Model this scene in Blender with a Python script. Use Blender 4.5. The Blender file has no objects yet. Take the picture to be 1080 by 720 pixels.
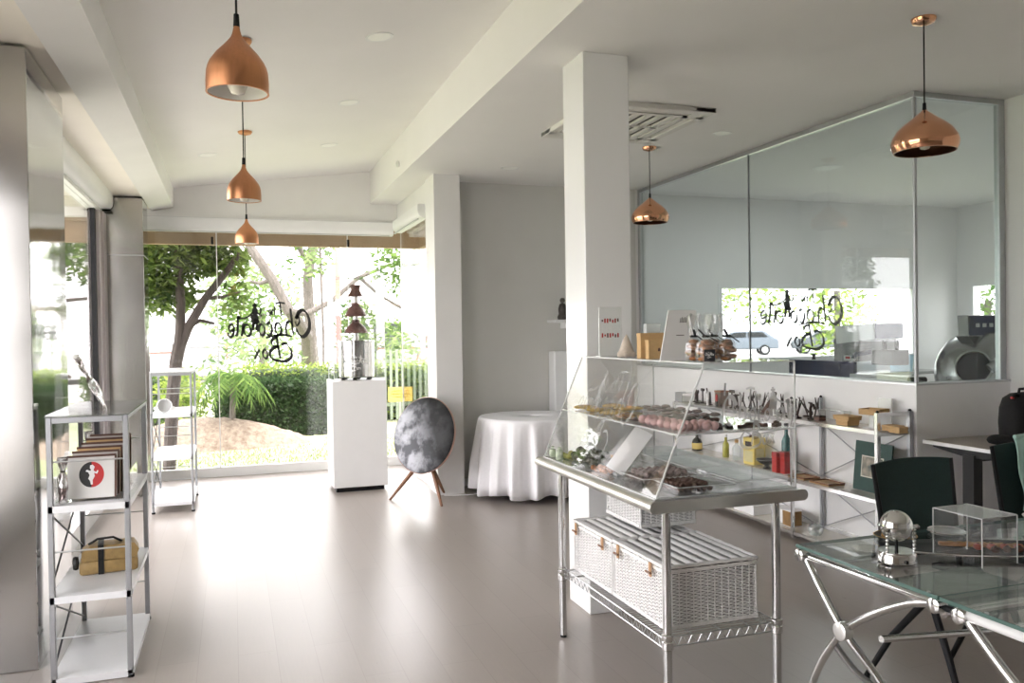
import bpy, bmesh, math, random
from mathutils import Vector, Matrix
PI = math.pi
rnd = random.Random(7)
SC = bpy.context.scene
COL = SC.collection

# ------------------------------------------------------------------ camera
F_PX = 872.0
PITCH = math.atan(10.4 / F_PX); YAW = math.atan(295 / math.hypot(F_PX, 10.4)); ROLL = .015; EYE = 1.55
fw = Vector((math.sin(YAW) * math.cos(PITCH), math.cos(YAW) * math.cos(PITCH), -math.sin(PITCH)))
r0 = Vector((math.cos(YAW), -math.sin(YAW), 0)); u0 = r0.cross(fw)
cr, sr = math.cos(ROLL), math.sin(ROLL)
RV = cr * r0 - sr * u0; UV = sr * r0 + cr * u0
cd = bpy.data.cameras.new('camera'); cam = bpy.data.objects.new('camera', cd); COL.objects.link(cam)
cam.matrix_world = Matrix(((RV.x, UV.x, -fw.x, 0), (RV.y, UV.y, -fw.y, 0), (RV.z, UV.z, -fw.z, EYE), (0, 0, 0, 1)))
cd.sensor_width = 36; cd.lens = F_PX / 1080 * 36; cd.clip_start = .02; cd.clip_end = 400
SC.camera = cam

# ------------------------------------------------------------------ materials
MATS = {}
def nodes(name):
    m = bpy.data.materials.new(name); m.use_nodes = True
    nt = m.node_tree; b = nt.nodes['Principled BSDF']
    MATS[name] = m
    return m, nt, b
def sock(b, *names):
    for n in names:
        if n in b.inputs: return b.inputs[n]
def mat(name, col, rough=.5, metal=0.0, spec=.5, coat=0, noise=0, nscale=20, bump=0, bscale=60, stretch=None, trans=0):
    """plain procedural material: base colour varied a little by noise, optional fine bump"""
    m, nt, b = nodes(name)
    b.inputs['Base Color'].default_value = (*col, 1); b.inputs['Roughness'].default_value = rough
    b.inputs['Metallic'].default_value = metal
    s = sock(b, 'Specular IOR Level', 'Specular');  s.default_value = spec
    if coat: sock(b, 'Coat Weight', 'Clearcoat').default_value = coat
    tc = nt.nodes.new('ShaderNodeTexCoord'); mp = nt.nodes.new('ShaderNodeMapping')
    nt.links.new(tc.outputs['Object'], mp.inputs[0])
    if stretch: mp.inputs['Scale'].default_value = stretch
    if noise:
        n = nt.nodes.new('ShaderNodeTexNoise'); n.inputs['Scale'].default_value = nscale; n.inputs['Detail'].default_value = 4
        nt.links.new(mp.outputs[0], n.inputs['Vector'])
        r = nt.nodes.new('ShaderNodeValToRGB')
        r.color_ramp.elements[0].position = .3; r.color_ramp.elements[1].position = .7
        r.color_ramp.elements[0].color = (*[max(0, c * (1 - noise)) for c in col], 1)
        r.color_ramp.elements[1].color = (*[min(1, c * (1 + noise)) for c in col], 1)
        nt.links.new(n.outputs['Fac'], r.inputs[0]); nt.links.new(r.outputs[0], b.inputs['Base Color'])
    if bump:
        n2 = nt.nodes.new('ShaderNodeTexNoise'); n2.inputs['Scale'].default_value = bscale; n2.inputs['Detail'].default_value = 3
        nt.links.new(mp.outputs[0], n2.inputs['Vector'])
        bp = nt.nodes.new('ShaderNodeBump'); bp.inputs['Strength'].default_value = bump; bp.inputs['Distance'].default_value = .01
        nt.links.new(n2.outputs['Fac'], bp.inputs['Height']); nt.links.new(bp.outputs[0], b.inputs['Normal'])
    return m
def glass_mat(name, tint, refl=1.0, base=.04, rough=0.0, haze=0.0):
    """architectural glass: straight-through transmission mixed with mirror reflection by a Schlick term"""
    m = bpy.data.materials.new(name); m.use_nodes = True; nt = m.node_tree; nt.nodes.clear(); MATS[name] = m
    out = nt.nodes.new('ShaderNodeOutputMaterial'); tr = nt.nodes.new('ShaderNodeBsdfTransparent'); gl = nt.nodes.new('ShaderNodeBsdfGlossy')
    tr.inputs[0].default_value = (*tint, 1); gl.inputs['Roughness'].default_value = rough; gl.inputs[0].default_value = (refl, refl, refl, 1)
    lw = nt.nodes.new('ShaderNodeLayerWeight'); lw.inputs[0].default_value = .5
    pw = nt.nodes.new('ShaderNodeMath'); pw.operation = 'POWER'; pw.inputs[1].default_value = 5
    ml = nt.nodes.new('ShaderNodeMath'); ml.operation = 'MULTIPLY_ADD'; ml.inputs[1].default_value = 1 - base; ml.inputs[2].default_value = base
    nt.links.new(lw.outputs['Facing'], pw.inputs[0]); nt.links.new(pw.outputs[0], ml.inputs[0])
    mx = nt.nodes.new('ShaderNodeMixShader'); nt.links.new(ml.outputs[0], mx.inputs[0]); nt.links.new(tr.outputs[0], mx.inputs[1]); nt.links.new(gl.outputs[0], mx.inputs[2])
    last = mx
    if haze:
        df = nt.nodes.new('ShaderNodeBsdfDiffuse'); df.inputs[0].default_value = (.85, .87, .87, 1)
        m2 = nt.nodes.new('ShaderNodeMixShader'); m2.inputs[0].default_value = haze
        nt.links.new(mx.outputs[0], m2.inputs[1]); nt.links.new(df.outputs[0], m2.inputs[2]); last = m2
    nt.links.new(last.outputs[0], out.inputs[0])
    return m
def brushed(name, col, rough, axis='z', amount=.06, bump=.02):
    """brushed steel: roughness streaked along one axis"""
    m, nt, b = nodes(name)
    b.inputs['Base Color'].default_value = (*col, 1); b.inputs['Metallic'].default_value = 1; b.inputs['Roughness'].default_value = rough
    tc = nt.nodes.new('ShaderNodeTexCoord'); mp = nt.nodes.new('ShaderNodeMapping'); nt.links.new(tc.outputs['Object'], mp.inputs[0])
    mp.inputs['Scale'].default_value = {'z': (90, 90, 1.2), 'y': (90, 1.2, 90), 'x': (1.2, 90, 90)}[axis]
    n = nt.nodes.new('ShaderNodeTexNoise'); n.inputs['Scale'].default_value = 3; nt.links.new(mp.outputs[0], n.inputs['Vector'])
    r = nt.nodes.new('ShaderNodeMapRange'); r.inputs['To Min'].default_value = max(.01, rough - amount); r.inputs['To Max'].default_value = rough + amount
    nt.links.new(n.outputs['Fac'], r.inputs['Value']); nt.links.new(r.outputs[0], b.inputs['Roughness'])
    n3 = nt.nodes.new('ShaderNodeTexNoise'); n3.inputs['Scale'].default_value = 1.3; nt.links.new(tc.outputs['Object'], n3.inputs['Vector'])
    bp = nt.nodes.new('ShaderNodeBump'); bp.inputs['Strength'].default_value = bump; bp.inputs['Distance'].default_value = .2
    nt.links.new(n3.outputs['Fac'], bp.inputs['Height']); nt.links.new(bp.outputs[0], b.inputs['Normal'])
    return m

# ------------------------------------------------------------------ mesh builder
class MB:
    """collects shapes, then links them as one mesh object"""
    def __init__(s): s.v = []; s.f = []; s.m = []; s.cur = 0
    def add(s, vs, fs):
        o = len(s.v); s.v += [tuple(p) for p in vs]
        for f in fs: s.f.append([i + o for i in f]); s.m.append(s.cur)
        return s
    def box(s, x0, x1, y0, y1, z0, z1, bev=0, seg=1):
        if x0 > x1: x0, x1 = x1, x0
        if y0 > y1: y0, y1 = y1, y0
        if z0 > z1: z0, z1 = z1, z0
        vs = [(x0,y0,z0),(x1,y0,z0),(x1,y1,z0),(x0,y1,z0),(x0,y0,z1),(x1,y0,z1),(x1,y1,z1),(x0,y1,z1)]
        fs = [(0,3,2,1),(4,5,6,7),(0,1,5,4),(1,2,6,5),(2,3,7,6),(3,0,4,7)]
        if bev > 0:
            bm = bmesh.new(); bv = [bm.verts.new(p) for p in vs]
            for f in fs: bm.faces.new([bv[i] for i in f])
            bmesh.ops.bevel(bm, geom=list(bm.edges), offset=min(bev, .49*min(x1-x0, y1-y0, z1-z0)), segments=seg, profile=.5, affect='EDGES')
            bm.verts.index_update()
            vs = [tuple(v.co) for v in bm.verts]; fs = [[v.index for v in f.verts] for f in bm.faces]; bm.free()
        return s.add(vs, fs)
    def obox(s, c, ax, ay, az, hx, hy, hz):
        """oriented box: centre, three unit axes, half sizes"""
        c = Vector(c); ax, ay, az = Vector(ax), Vector(ay), Vector(az); vs = []
        for k in (-1, 1):
            for i, j in ((-1,-1),(1,-1),(1,1),(-1,1)): vs.append(c + ax*hx*i + ay*hy*j + az*hz*k)
        return s.add(vs, [(0,3,2,1),(4,5,6,7),(0,1,5,4),(1,2,6,5),(2,3,7,6),(3,0,4,7)])
    def bar(s, a, b, w, h=None, up=(0,0,1)):
        """square bar from a to b"""
        a, b = Vector(a), Vector(b); h = h or w; d = (b - a); L = d.length; d.normalize(); up = Vector(up)
        if abs(d.dot(up)) > .99: up = Vector((1,0,0))
        x = d.cross(up).normalized(); y = x.cross(d).normalized()
        return s.obox((a+b)/2, x, y, d, w/2, h/2, L/2)
    def tube(s, pts, r, n=8, close=False, caps=True):
        pts = [Vector(p) for p in pts]; N = len(pts); rr = r if isinstance(r, (list, tuple)) else [r]*N
        t0 = (pts[1]-pts[0]).normalized(); up = Vector((0,0,1)) if abs(t0.z) < .9 else Vector((1,0,0))
        x = t0.cross(up).normalized(); vs = []
        for i, p in enumerate(pts):
            if close: t = (pts[(i+1) % N] - pts[i-1]).normalized()
            else: t = (pts[min(i+1, N-1)] - pts[max(i-1, 0)]).normalized()
            x = (x - t*x.dot(t)).normalized(); y = t.cross(x)
            for k in range(n):
                a = 2*PI*k/n; vs.append(p + (x*math.cos(a) + y*math.sin(a))*rr[i])
        fs = []
        for i in range(N if close else N-1):
            for k in range(n):
                j = (i+1) % N; fs.append((i*n+k, i*n+(k+1) % n, j*n+(k+1) % n, j*n+k))
        if caps and not close: fs += [tuple(range(n))[::-1], tuple(range((N-1)*n, N*n))]
        return s.add(vs, fs)
    def lathe(s, prof, c=(0,0,0), n=24, axis=None, closed=False, caps=True):
        """profile of (r, z) turned about z (or another axis) through c"""
        c = Vector(c); vs = []; fs = []
        q = Vector((0,0,1)).rotation_difference(Vector(axis).normalized()) if axis is not None else None
        for r, z in prof:
            for k in range(n):
                a = 2*PI*k/n; p = Vector((max(r, 1e-5)*math.cos(a), max(r, 1e-5)*math.sin(a), z))
                if q: p = q @ p
                vs.append(c + p)
        P = len(prof)
        for i in range(P if closed else P-1):
            j = (i+1) % P
            for k in range(n): fs.append((i*n+k, i*n+(k+1) % n, j*n+(k+1) % n, j*n+k))
        if not closed and caps:
            if prof[0][0] > 1e-4: fs.append(tuple(range(n))[::-1])
            if prof[-1][0] > 1e-4: fs.append(tuple(range((P-1)*n, P*n)))
        return s.add(vs, fs)
    def cyl(s, a, b, r, n=16):
        a, b = Vector(a), Vector(b); return s.lathe([(r, 0), (r, (b-a).length)], a, n, b-a)
    def ball(s, c, r, sx=1, sy=1, sz=1, n=12, m=8, jit=0):
        c = Vector(c); vs = []; fs = []
        for i in range(m+1):
            th = PI*i/m
            for k in range(n):
                a = 2*PI*k/n; j = 1 + (rnd.uniform(-jit, jit) if jit else 0)
                rr = max(math.sin(th), 1e-4)
                vs.append((c.x + r*sx*rr*math.cos(a)*j, c.y + r*sy*rr*math.sin(a)*j, c.z + r*sz*math.cos(th)*j))
        for i in range(m):
            for k in range(n): fs.append((i*n+k, (i+1)*n+k, (i+1)*n+(k+1) % n, i*n+(k+1) % n))
        return s.add(vs, fs)
    def prism(s, poly, d, origin=(0,0,0), ux=(1,0,0), uy=(0,0,1)):
        """outline poly in the plane (ux, uy), extruded by vector d"""
        o, ux, uy, d = Vector(origin), Vector(ux), Vector(uy), Vector(d); n = len(poly)
        a = [o + ux*p[0] + uy*p[1] for p in poly]; b = [p + d for p in a]
        fs = [tuple(range(n))[::-1], tuple(range(n, 2*n))] + [(i, (i+1) % n, n+(i+1) % n, n+i) for i in range(n)]
        return s.add(a+b, fs)
    def build(s, name, m, parent=None, loc=None, smooth=True, ang=.6):
        me = bpy.data.meshes.new(name); me.from_pydata(s.v, [], s.f)
        for q in (m if isinstance(m, (list, tuple)) else [m]): me.materials.append(q)
        for p, k in zip(me.polygons, s.m): p.material_index = k
        bm = bmesh.new(); bm.from_mesh(me); bmesh.ops.recalc_face_normals(bm, faces=bm.faces); bm.to_mesh(me); bm.free()
        if smooth:
            me.polygons.foreach_set('use_smooth', [True]*len(me.polygons)); me.set_sharp_from_angle(angle=ang)
        o = bpy.data.objects.new(name, me); COL.objects.link(o)
        if loc: o.location = loc
        if parent: o.parent = parent
        return o

def tag(o, label, cat, group=None, kind=None):
    o['label'] = label; o['category'] = cat
    if group: o['group'] = group
    if kind: o['kind'] = kind
    return o
def thing(name, label, cat, loc=(0,0,0), rz=0, group=None):
    o = bpy.data.objects.new(name, None); COL.objects.link(o); o.empty_display_size = .1
    o.location = loc; o.rotation_euler = (0, 0, rz); return tag(o, label, cat, group)
def struct(name, mb, m, parent=None, smooth=False):
    o = mb.build(name, m, parent, smooth=smooth)
    if not parent: o['kind'] = 'structure'
    return o
def kids(o): return [c for c in bpy.data.objects if c.parent == o]
def dup(root, loc=None, rz=None, label=None, group=None):
    def cp(o, par):
        c = o.copy(); COL.objects.link(c)
        if par: c.parent = par
        for k in kids(o): cp(k, c)
        return c
    r = cp(root, None)
    if loc is not None: r.location = loc
    if rz is not None: r.rotation_euler = (0, 0, rz)
    if label: r['label'] = label
    if group: r['group'] = group
    return r

def at(px, py, z):
    """the point of the level z on the sight line through a pixel of the 1080 x 720 frame"""
    d = RV*((px-540)/F_PX) - UV*((py-360)/F_PX) + fw
    return Vector((0, 0, EYE)) + d*((z-EYE)/d.z)
M = {}
M['white_wall'] = mat('white_wall_paint', (.81, .80, .79), .55, noise=.02, nscale=3, bump=.02, bscale=250)
M['ceiling'] = mat('ceiling_paint', (.83, .815, .805), .7, noise=.015, nscale=2, bump=.01, bscale=200)
M['cream'] = mat('cream_soffit_paint', (.84, .79, .72), .6, noise=.02, nscale=3)
M['gloss_white'] = mat('gloss_white_panel', (.83, .83, .83), .15, noise=.01, nscale=2, coat=.3)
M['white_satin'] = mat('white_satin', (.82, .82, .82), .35, noise=.015, nscale=6)
M['white_matte'] = mat('white_matte', (.82, .82, .81), .7, noise=.02, nscale=12)
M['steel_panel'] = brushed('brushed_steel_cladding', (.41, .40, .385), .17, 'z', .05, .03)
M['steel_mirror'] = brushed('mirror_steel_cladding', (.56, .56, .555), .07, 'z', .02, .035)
M['steel_top'] = brushed('brushed_steel_top', (.62, .61, .58), .30, 'y', .02, 0)
M['chrome'] = mat('chrome', (.78, .78, .78), .09, 1, noise=.004, nscale=2)
M['alu'] = mat('satin_aluminium', (.56, .57, .58), .35, 1, noise=.03, nscale=30)
M['grey_metal'] = mat('grey_painted_metal', (.40, .41, .43), .4, .6, noise=.03, nscale=30)
M['dark_metal'] = mat('dark_metal', (.06, .06, .065), .4, .7, noise=.1, nscale=30)
M['black'] = mat('black_plastic', (.008, .008, .009), .5, spec=.25, noise=.1, nscale=30)
M['black_cloth'] = mat('black_cloth', (.01, .01, .011), .9, noise=.2, nscale=60, bump=.2, bscale=400)
M['copper'] = mat('brushed_copper', (.60, .28, .14), .36, 1, noise=.05, nscale=6, stretch=(20, 20, .6))
M['copper_pol'] = mat('polished_copper', (.80, .42, .25), .12, 1, noise=.03, nscale=8)
M['glass'] = glass_mat('window_glass', (.99, .992, .99))
M['glass_green'] = glass_mat('partition_glass', (.86, .895, .885), .9, .05)
M['glass_table'] = glass_mat('table_glass', (.92, .94, .935), 1, .05)
M['acrylic'] = glass_mat('clear_acrylic', (.985, .985, .985), 1, .03, 0, .012)
M['acrylic_edge'] = glass_mat('acrylic_painted_glow', (.9, .9, .9), 1, .1, .1, .6)  # whitish haze painted in for light glowing along clear acrylic edges
M['glass_edge'] = mat('green_glass_edge', (.10, .17, .15), .15, noise=.05, nscale=10)
M['brown_beam'] = mat('brown_painted_beam', (.36, .25, .15), .6, noise=.06, nscale=10)
M['cloth'] = mat('white_tablecloth', (.84, .83, .85), .85, noise=.015, nscale=40, bump=.08, bscale=300)
M['wood'] = mat('walnut_wood', (.22, .10, .05), .45, noise=.3, nscale=8, stretch=(12, 12, 1))
M['kraft'] = mat('kraft_card', (.55, .36, .17), .75, noise=.06, nscale=40)
M['choc'] = mat('chocolate', (.085, .032, .018), .4, noise=.25, nscale=40)
M['choc_dark'] = mat('dark_chocolate', (.03, .016, .012), .4, noise=.3, nscale=40)
M['ink'] = mat('black_vinyl', (.008, .008, .008), .5, noise=.05, nscale=20)
M['frost'] = mat('white_vinyl', (.8, .8, .8), .6, noise=.02, nscale=20)
M['red'] = mat('red_card', (.45, .02, .02), .4, noise=.05, nscale=20)

# floor: timber-look vinyl planks running down the room
def floor_mat():
    m, nt, b = nodes('vinyl_plank_floor')
    tc = nt.nodes.new('ShaderNodeTexCoord'); mp = nt.nodes.new('ShaderNodeMapping'); mp.inputs['Rotation'].default_value = (0, 0, PI/2)
    nt.links.new(tc.outputs['Object'], mp.inputs[0])
    br = nt.nodes.new('ShaderNodeTexBrick'); br.inputs['Scale'].default_value = 1; br.inputs['Brick Width'].default_value = 1.25
    br.inputs['Row Height'].default_value = .18; br.inputs['Mortar Size'].default_value = .0015; br.offset = .37
    br.inputs['Color1'].default_value = (.325, .287, .26, 1); br.inputs['Color2'].default_value = (.346, .307, .279, 1); br.inputs['Mortar'].default_value = (.285, .245, .22, 1)
    nt.links.new(mp.outputs[0], br.inputs['Vector'])
    m2 = nt.nodes.new('ShaderNodeMapping'); m2.inputs['Scale'].default_value = (22, 1.4, 1); nt.links.new(tc.outputs['Object'], m2.inputs[0])
    n = nt.nodes.new('ShaderNodeTexNoise'); n.inputs['Scale'].default_value = 4; n.inputs['Detail'].default_value = 6; nt.links.new(m2.outputs[0], n.inputs['Vector'])
    rp = nt.nodes.new('ShaderNodeValToRGB'); rp.color_ramp.elements[0].color = (.90, .90, .90, 1); rp.color_ramp.elements[1].color = (1.07, 1.07, 1.07, 1)
    nt.links.new(n.outputs['Fac'], rp.inputs[0])
    mx = nt.nodes.new('ShaderNodeMix'); mx.data_type = 'RGBA'; mx.blend_type = 'MULTIPLY'; mx.inputs[0].default_value = 1
    nt.links.new(br.outputs['Color'], mx.inputs[6]); nt.links.new(rp.outputs[0], mx.inputs[7]); nt.links.new(mx.outputs[2], b.inputs['Base Color'])
    b.inputs['Roughness'].default_value = .34; b.inputs['Specular IOR Level'].default_value = .8
    rr = nt.nodes.new('ShaderNodeMapRange'); rr.inputs['To Min'].default_value = .24; rr.inputs['To Max'].default_value = .38
    nt.links.new(n.outputs['Fac'], rr.inputs['Value']); nt.links.new(rr.outputs[0], b.inputs['Roughness'])
    return m
M['floor'] = floor_mat()

# ------------------------------------------------------------------ brush-script logo (drawn as seen from inside: mirrored)
def ribbon(mb, pts, w0, w1, to3, nib=.9, flat=False):
    """a pen stroke: smooth polyline with a calligraphic nib, mapped by to3(u, v)"""
    P = [Vector((p[0], p[1])) for p in pts]; out = []
    if len(P) > 2:
        for i in range(len(P)-1):
            a, b, c, d = P[max(i-1,0)], P[i], P[i+1], P[min(i+2, len(P)-1)]
            for k in range(6):
                t = k/6; out.append(.5*((2*b) + (c-a)*t + (2*a-5*b+4*c-d)*t*t + (3*b-a-3*c+d)*t**3))
        out.append(P[-1])
    else: out = P
    L = []; R = []
    for i, p in enumerate(out):
        t = (out[min(i+1, len(out)-1)] - out[max(i-1, 0)])
        if t.length < 1e-6: t = Vector((1, 0))
        t.normalize(); nrm = Vector((-t.y, t.x))
        w = w1 if flat else w0 + (w1-w0)*abs(math.sin(math.atan2(t.y, t.x) - nib))
        if i in (0, len(out)-1) and not flat: w *= .6
        L.append(p + nrm*w/2); R.append(p - nrm*w/2)
    n = len(out)
    mb.add([to3(q.x, q.y) for q in L] + [to3(q.x, q.y) for q in R], [(i, i+1, n+i+1, n+i) for i in range(n-1)])
def oval(cx, cy, rx, ry, a0=0, a1=360, n=14, tilt=0):
    o = []
    for k in range(n+1):
        a = math.radians(a0 + (a1-a0)*k/n); x, y = rx*math.cos(a), ry*math.sin(a)
        o.append((cx + x + tilt*y, cy + y))
    return o
LOGO = [ # strokes in a 900 x 720 field, v down, as the lettering looks from inside the shop
 ([(598,232),(565,226),(533,233)], 4, 9), ([(563,228),(568,270),(574,312)], 4, 11),
 ([(528,245),(530,275),(531,306)], 3, 9), ([(529,284),(518,270),(513,285),(513,306)], 3, 8), ([(504,288),(494,292),(492,278),(500,270),(506,284),(500,303),(490,300)], 3, 7),
 ([(664,345),(672,372),(690,350),(684,310),(668,325)], 3, 8), ([(668,330),(690,285),(715,275),(742,298),(757,350),(750,405),(716,442),(686,428),(668,392)], 6, 17),
 ([(632,262),(640,340),(648,428)], 4, 14), ([(646,375),(628,346),(608,355),(602,395),(606,430)], 4, 13),
 (oval(551,392,20,38,0,360,12,.1), 4, 13),
 ([(478,362),(492,350),(508,368),(510,402),(498,432),(476,424)], 4, 13),
 (oval(444,396,19,34,0,360,12,.1), 4, 12),
 (oval(352,398,22,36,0,360,12,.12), 4, 12), ([(326,352),(322,392),(316,434)], 4, 12),
 ([(294,306),(292,360),(288,412),(278,434)], 4, 13),
 ([(270,392),(240,402),(238,372),(258,358),(268,392),(258,430),(236,438),(230,412)], 4, 11),
 ([(608,432),(560,432),(500,440),(470,446)], 3, 8),
 ([(640,440),(590,430),(520,434)], 4, 11), ([(540,440),(548,505),(562,580)], 4, 14),
 ([(548,446),(518,452),(506,476),(520,498),(552,502)], 4, 12), ([(556,502),(515,512),(494,545),(508,578),(560,594),(606,592),(634,565),(630,520),(600,486),(570,490)], 5, 14),
 (oval(464,548,15,27,0,360,12,.1), 4, 11), ([(428,518),(412,545),(396,578)], 4, 10), ([(394,516),(412,548),(432,578)], 3, 7),
]
DANCER = [ ([(401,262),(402,300)], 22), ([(395,300),(404,345)], 32), ([(394,340),(412,346),(418,358)], 22), ([(392,345),(390,372),(386,398)], 12), ([(412,350),(414,378),(410,400)], 11),
 ([(394,282),(365,308),(335,322),(285,324)], 7), ([(412,282),(430,300),(442,272)], 7), ([(442,272),(436,262)], 6), ([(385,243),(418,245)], 7), ([(394,236),(410,238)], 12), ([(310,318),(290,312)], 10), ([(446,300),(436,312)],6)]
def logo(mb, to3, dancer=True, fat=1.0):
    for pts, a, b in LOGO: ribbon(mb, pts, a*fat, b*fat, to3)
    if dancer:
        for pts, w in DANCER: ribbon(mb, pts, w, w*fat, to3, flat=True)
        mb.add([to3(401 + 11*math.cos(2*PI*k/12), 258 + 13*math.sin(2*PI*k/12)) for k in range(12)], [tuple(range(12))])
# ================================================================== SETTING
CZ = lambda x: 3.15 + .13*(x + .65)          # the raked ceiling over the aisle
CL = 3.06                                     # the flat ceiling over the counter side
YB = 9.69                                     # end glazing
struct('floor', MB().box(-1.75, 5.02, -3.6, 9.75, -.12, 0), M['floor'])
fk = struct('floor', MB().box(5.02, 10.5, 4.1, 9.75, -.12, -.001), mat('kitchen_vinyl', (.45, .45, .44), .4, noise=.03, nscale=4))
# aisle ceiling + step + flat ceiling, one skin
c = MB()
prof = [(-.60, CZ(-.60)), (1.55, CZ(1.55)), (1.55, CL), (4.20, CL), (4.20, 3.75), (-.60, 3.75)]
c.prism(prof, (0, YB + 3.6 + .06, 0), (0, -3.6, 0), (1,0,0), (0,0,1))
c.box(4.20, 5.02, -3.6, 4.24, CL, 3.75)
struct('ceiling', c, M['ceiling'])
struct('ceiling', MB().box(4.20, 10.5, 4.24, 9.75, 3.32, 3.75), M['ceiling'])
# bulkhead along the left glazing and its soffit
b = MB(); b.prism([(-.80, 2.90), (-.575, 2.95), (-.575, 3.75), (-.80, 3.75)], (0, YB + 3.6, 0), (0, -3.6, 0), (1,0,0), (0,0,1))
struct('ceiling_beam', b, M['white_wall'])
struct('ceiling_soffit', MB().box(-1.75, -.80, -3.6, YB, 2.925, 3.75), M['cream'])
# walls
w = MB(); w.box(-1.8, -1.62, -3.6, .6, 0, 3.0); w.box(-1.8, -1.62, 3.9, 4.36, 0, 3.0); w.box(-1.8, -1.62, .6, 3.9, 2.72, 3.0); w.box(-1.8, -1.62, .6, 3.9, 0, .25)
struct('wall_left', w, mat('cream_wall_paint', (.66, .60, .52), .5, noise=.03, nscale=3))
g = thing('window_6', 'long side window behind the camera', 'window'); g['kind'] = 'structure'
MB().box(-1.74, -1.73, .6, 3.9, .25, 2.72).build('glass_pane', M['glass'], g, smooth=False)
q = MB(); q.box(-1.77, -1.66, .6, 3.9, .25, .31); q.box(-1.77, -1.66, .6, 3.9, 2.66, 2.72)
for y in (.6, 2.22, 3.84): q.box(-1.77, -1.66, y, y+.06, .25, 2.72)
q.build('window_frame', M['alu'], g, smooth=False)
struct('baseboard_left', MB().box(-1.62, -1.60, -3.6, 4.36, 0, .16), M['gloss_white'])
w = MB(); w.box(-1.8, 5.02, -3.75, -3.6, 0, 3.75)
struct('wall_rear', w, M['white_wall'])
struct('wall_right', MB().box(4.95, 5.10, -3.6, 4.19, 0, 3.75), M['white_wall'])
# header over the end glazing
w = MB(); w.box(-1.75, 2.10, YB-.03, YB+.10, 2.83, 3.75); struct('wall_end', w, M['white_wall'])
w = MB(); w.box(1.88, 4.15, 8.05, 8.17, 0, 3.2); struct('wall_back', w, mat('grey_white_paint', (.66, .65, .62), .6, noise=.02, nscale=3))
w = MB(); w.box(1.865, 2.04, 8.06, YB+.1, 2.80, CL+.1); struct('wall_return', w, M['white_wall'])
# white column between alcove and back wall, and the free-standing pillar
struct('wall_column', MB().box(1.838, 2.095, 7.69, 8.06, 0, CL), M['white_wall'])
struct('pillar', MB().box(1.82, 2.095, 4.12, 4.405, 0, CL, .004), M['gloss_white'])
# steel-clad columns on the left
def steel_col(x0, x1, y0, y1, z1, nseam):
    p = MB(); p.cur = 0
    p.box(x0, x1, y0, y1, 0, z1, .003)
    o = struct('steel_column', p, [M['steel_panel'], M['steel_mirror']])
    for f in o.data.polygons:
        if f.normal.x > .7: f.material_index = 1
    return o
a = steel_col(-1.62, -.885, 4.37, 5.24, 2.905, 0)
a = steel_col(-1.15, -.805, 8.80, 9.25, 2.905, 0)
struct('trim_1', MB().box(-1.153, -.802, 8.796, 9.25, 2.345, 2.350), M['grey_metal'])
# kitchen walls
KY = 9.70; KX = 10.40
w = MB(); w.box(4.15, 6.23, KY, KY+.15, 0, 3.4); w.box(9.60, KX+.15, KY, KY+.15, 0, 3.4); w.box(6.23, 9.60, KY, KY+.15, 0, 1.08); w.box(6.23, 9.60, KY, KY+.15, 2.155, 3.4)
struct('wall_kitchen_back', w, M['white_wall'])
w = MB(); w.box(KX, KX+.15, 4.1, 8.90, 0, 3.4); w.box(KX, KX+.15, 9.46, KY, 0, 3.4); w.box(KX, KX+.15, 8.90, 9.46, 0, 1.1); w.box(KX, KX+.15, 8.90, 9.46, 2.18, 3.4)
struct('wall_kitchen_right', w, M['white_wall'])
struct('wall_kitchen_front', MB().box(4.955, KX+.15, 4.19, 4.30, 0, 3.4), M['white_wall'])
struct('wall_kitchen_left', MB().box(4.15, 4.26, 8.05, KY, 0, 3.4), M['white_wall'])
# low wall under the partition glass
PX, PY, PZ = 4.15, 4.19, 1.165
w = MB(); w.box(PX, PX+.12, PY, 8.05, 0, PZ); w.box(PX+.12, 4.95, PY, PY+.11, 0, PZ)
struct('wall_partition', w, M['white_satin'])
w = MB(); w.box(PX-.006, PX+.13, PY-.006, 8.05, PZ, PZ+.012); w.box(PX+.13, 4.95, PY-.006, PY+.12, PZ, PZ+.012)
struct('trim_2', w, M['alu'])
w = MB(); w.box(PX+.03, PX+.07, PY+.03, 8.05, 3.025, CL); w.box(PX+.07, 4.95, PY+.03, PY+.07, 3.025, CL); w.box(4.90, 4.95, PY+.03, PY+.07, PZ, 3.03); w.box(PX+.03, PX+.07, 8.0, 8.05, PZ, 3.03)
struct('trim_3', w, M['alu'])
# partition glazing: two long panes + return pane
g = thing('window_1', 'tall glass partition above the low white wall', 'window'); g['kind'] = 'structure'
for y0, y1 in ((PY+.045, 6.045), (6.055, 8.0)): MB().box(PX+.045, PX+.055, y0, y1, PZ+.012, 3.03).build('glass_pane', M['glass_green'], g, smooth=False)
MB().box(PX+.06, 4.90, PY+.045, PY+.055, PZ+.012, 3.03).build('glass_pane', M['glass_green'], g, smooth=False)
MB().box(PX+.043, PX+.057, 6.045, 6.055, PZ+.012, 3.03).build('joint', M['grey_metal'], g, smooth=False)
MB().box(PX+.040, PX+.060, PY+.040, PY+.056, PZ+.012, 3.03).build('joint', M['grey_metal'], g, smooth=False)
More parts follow.
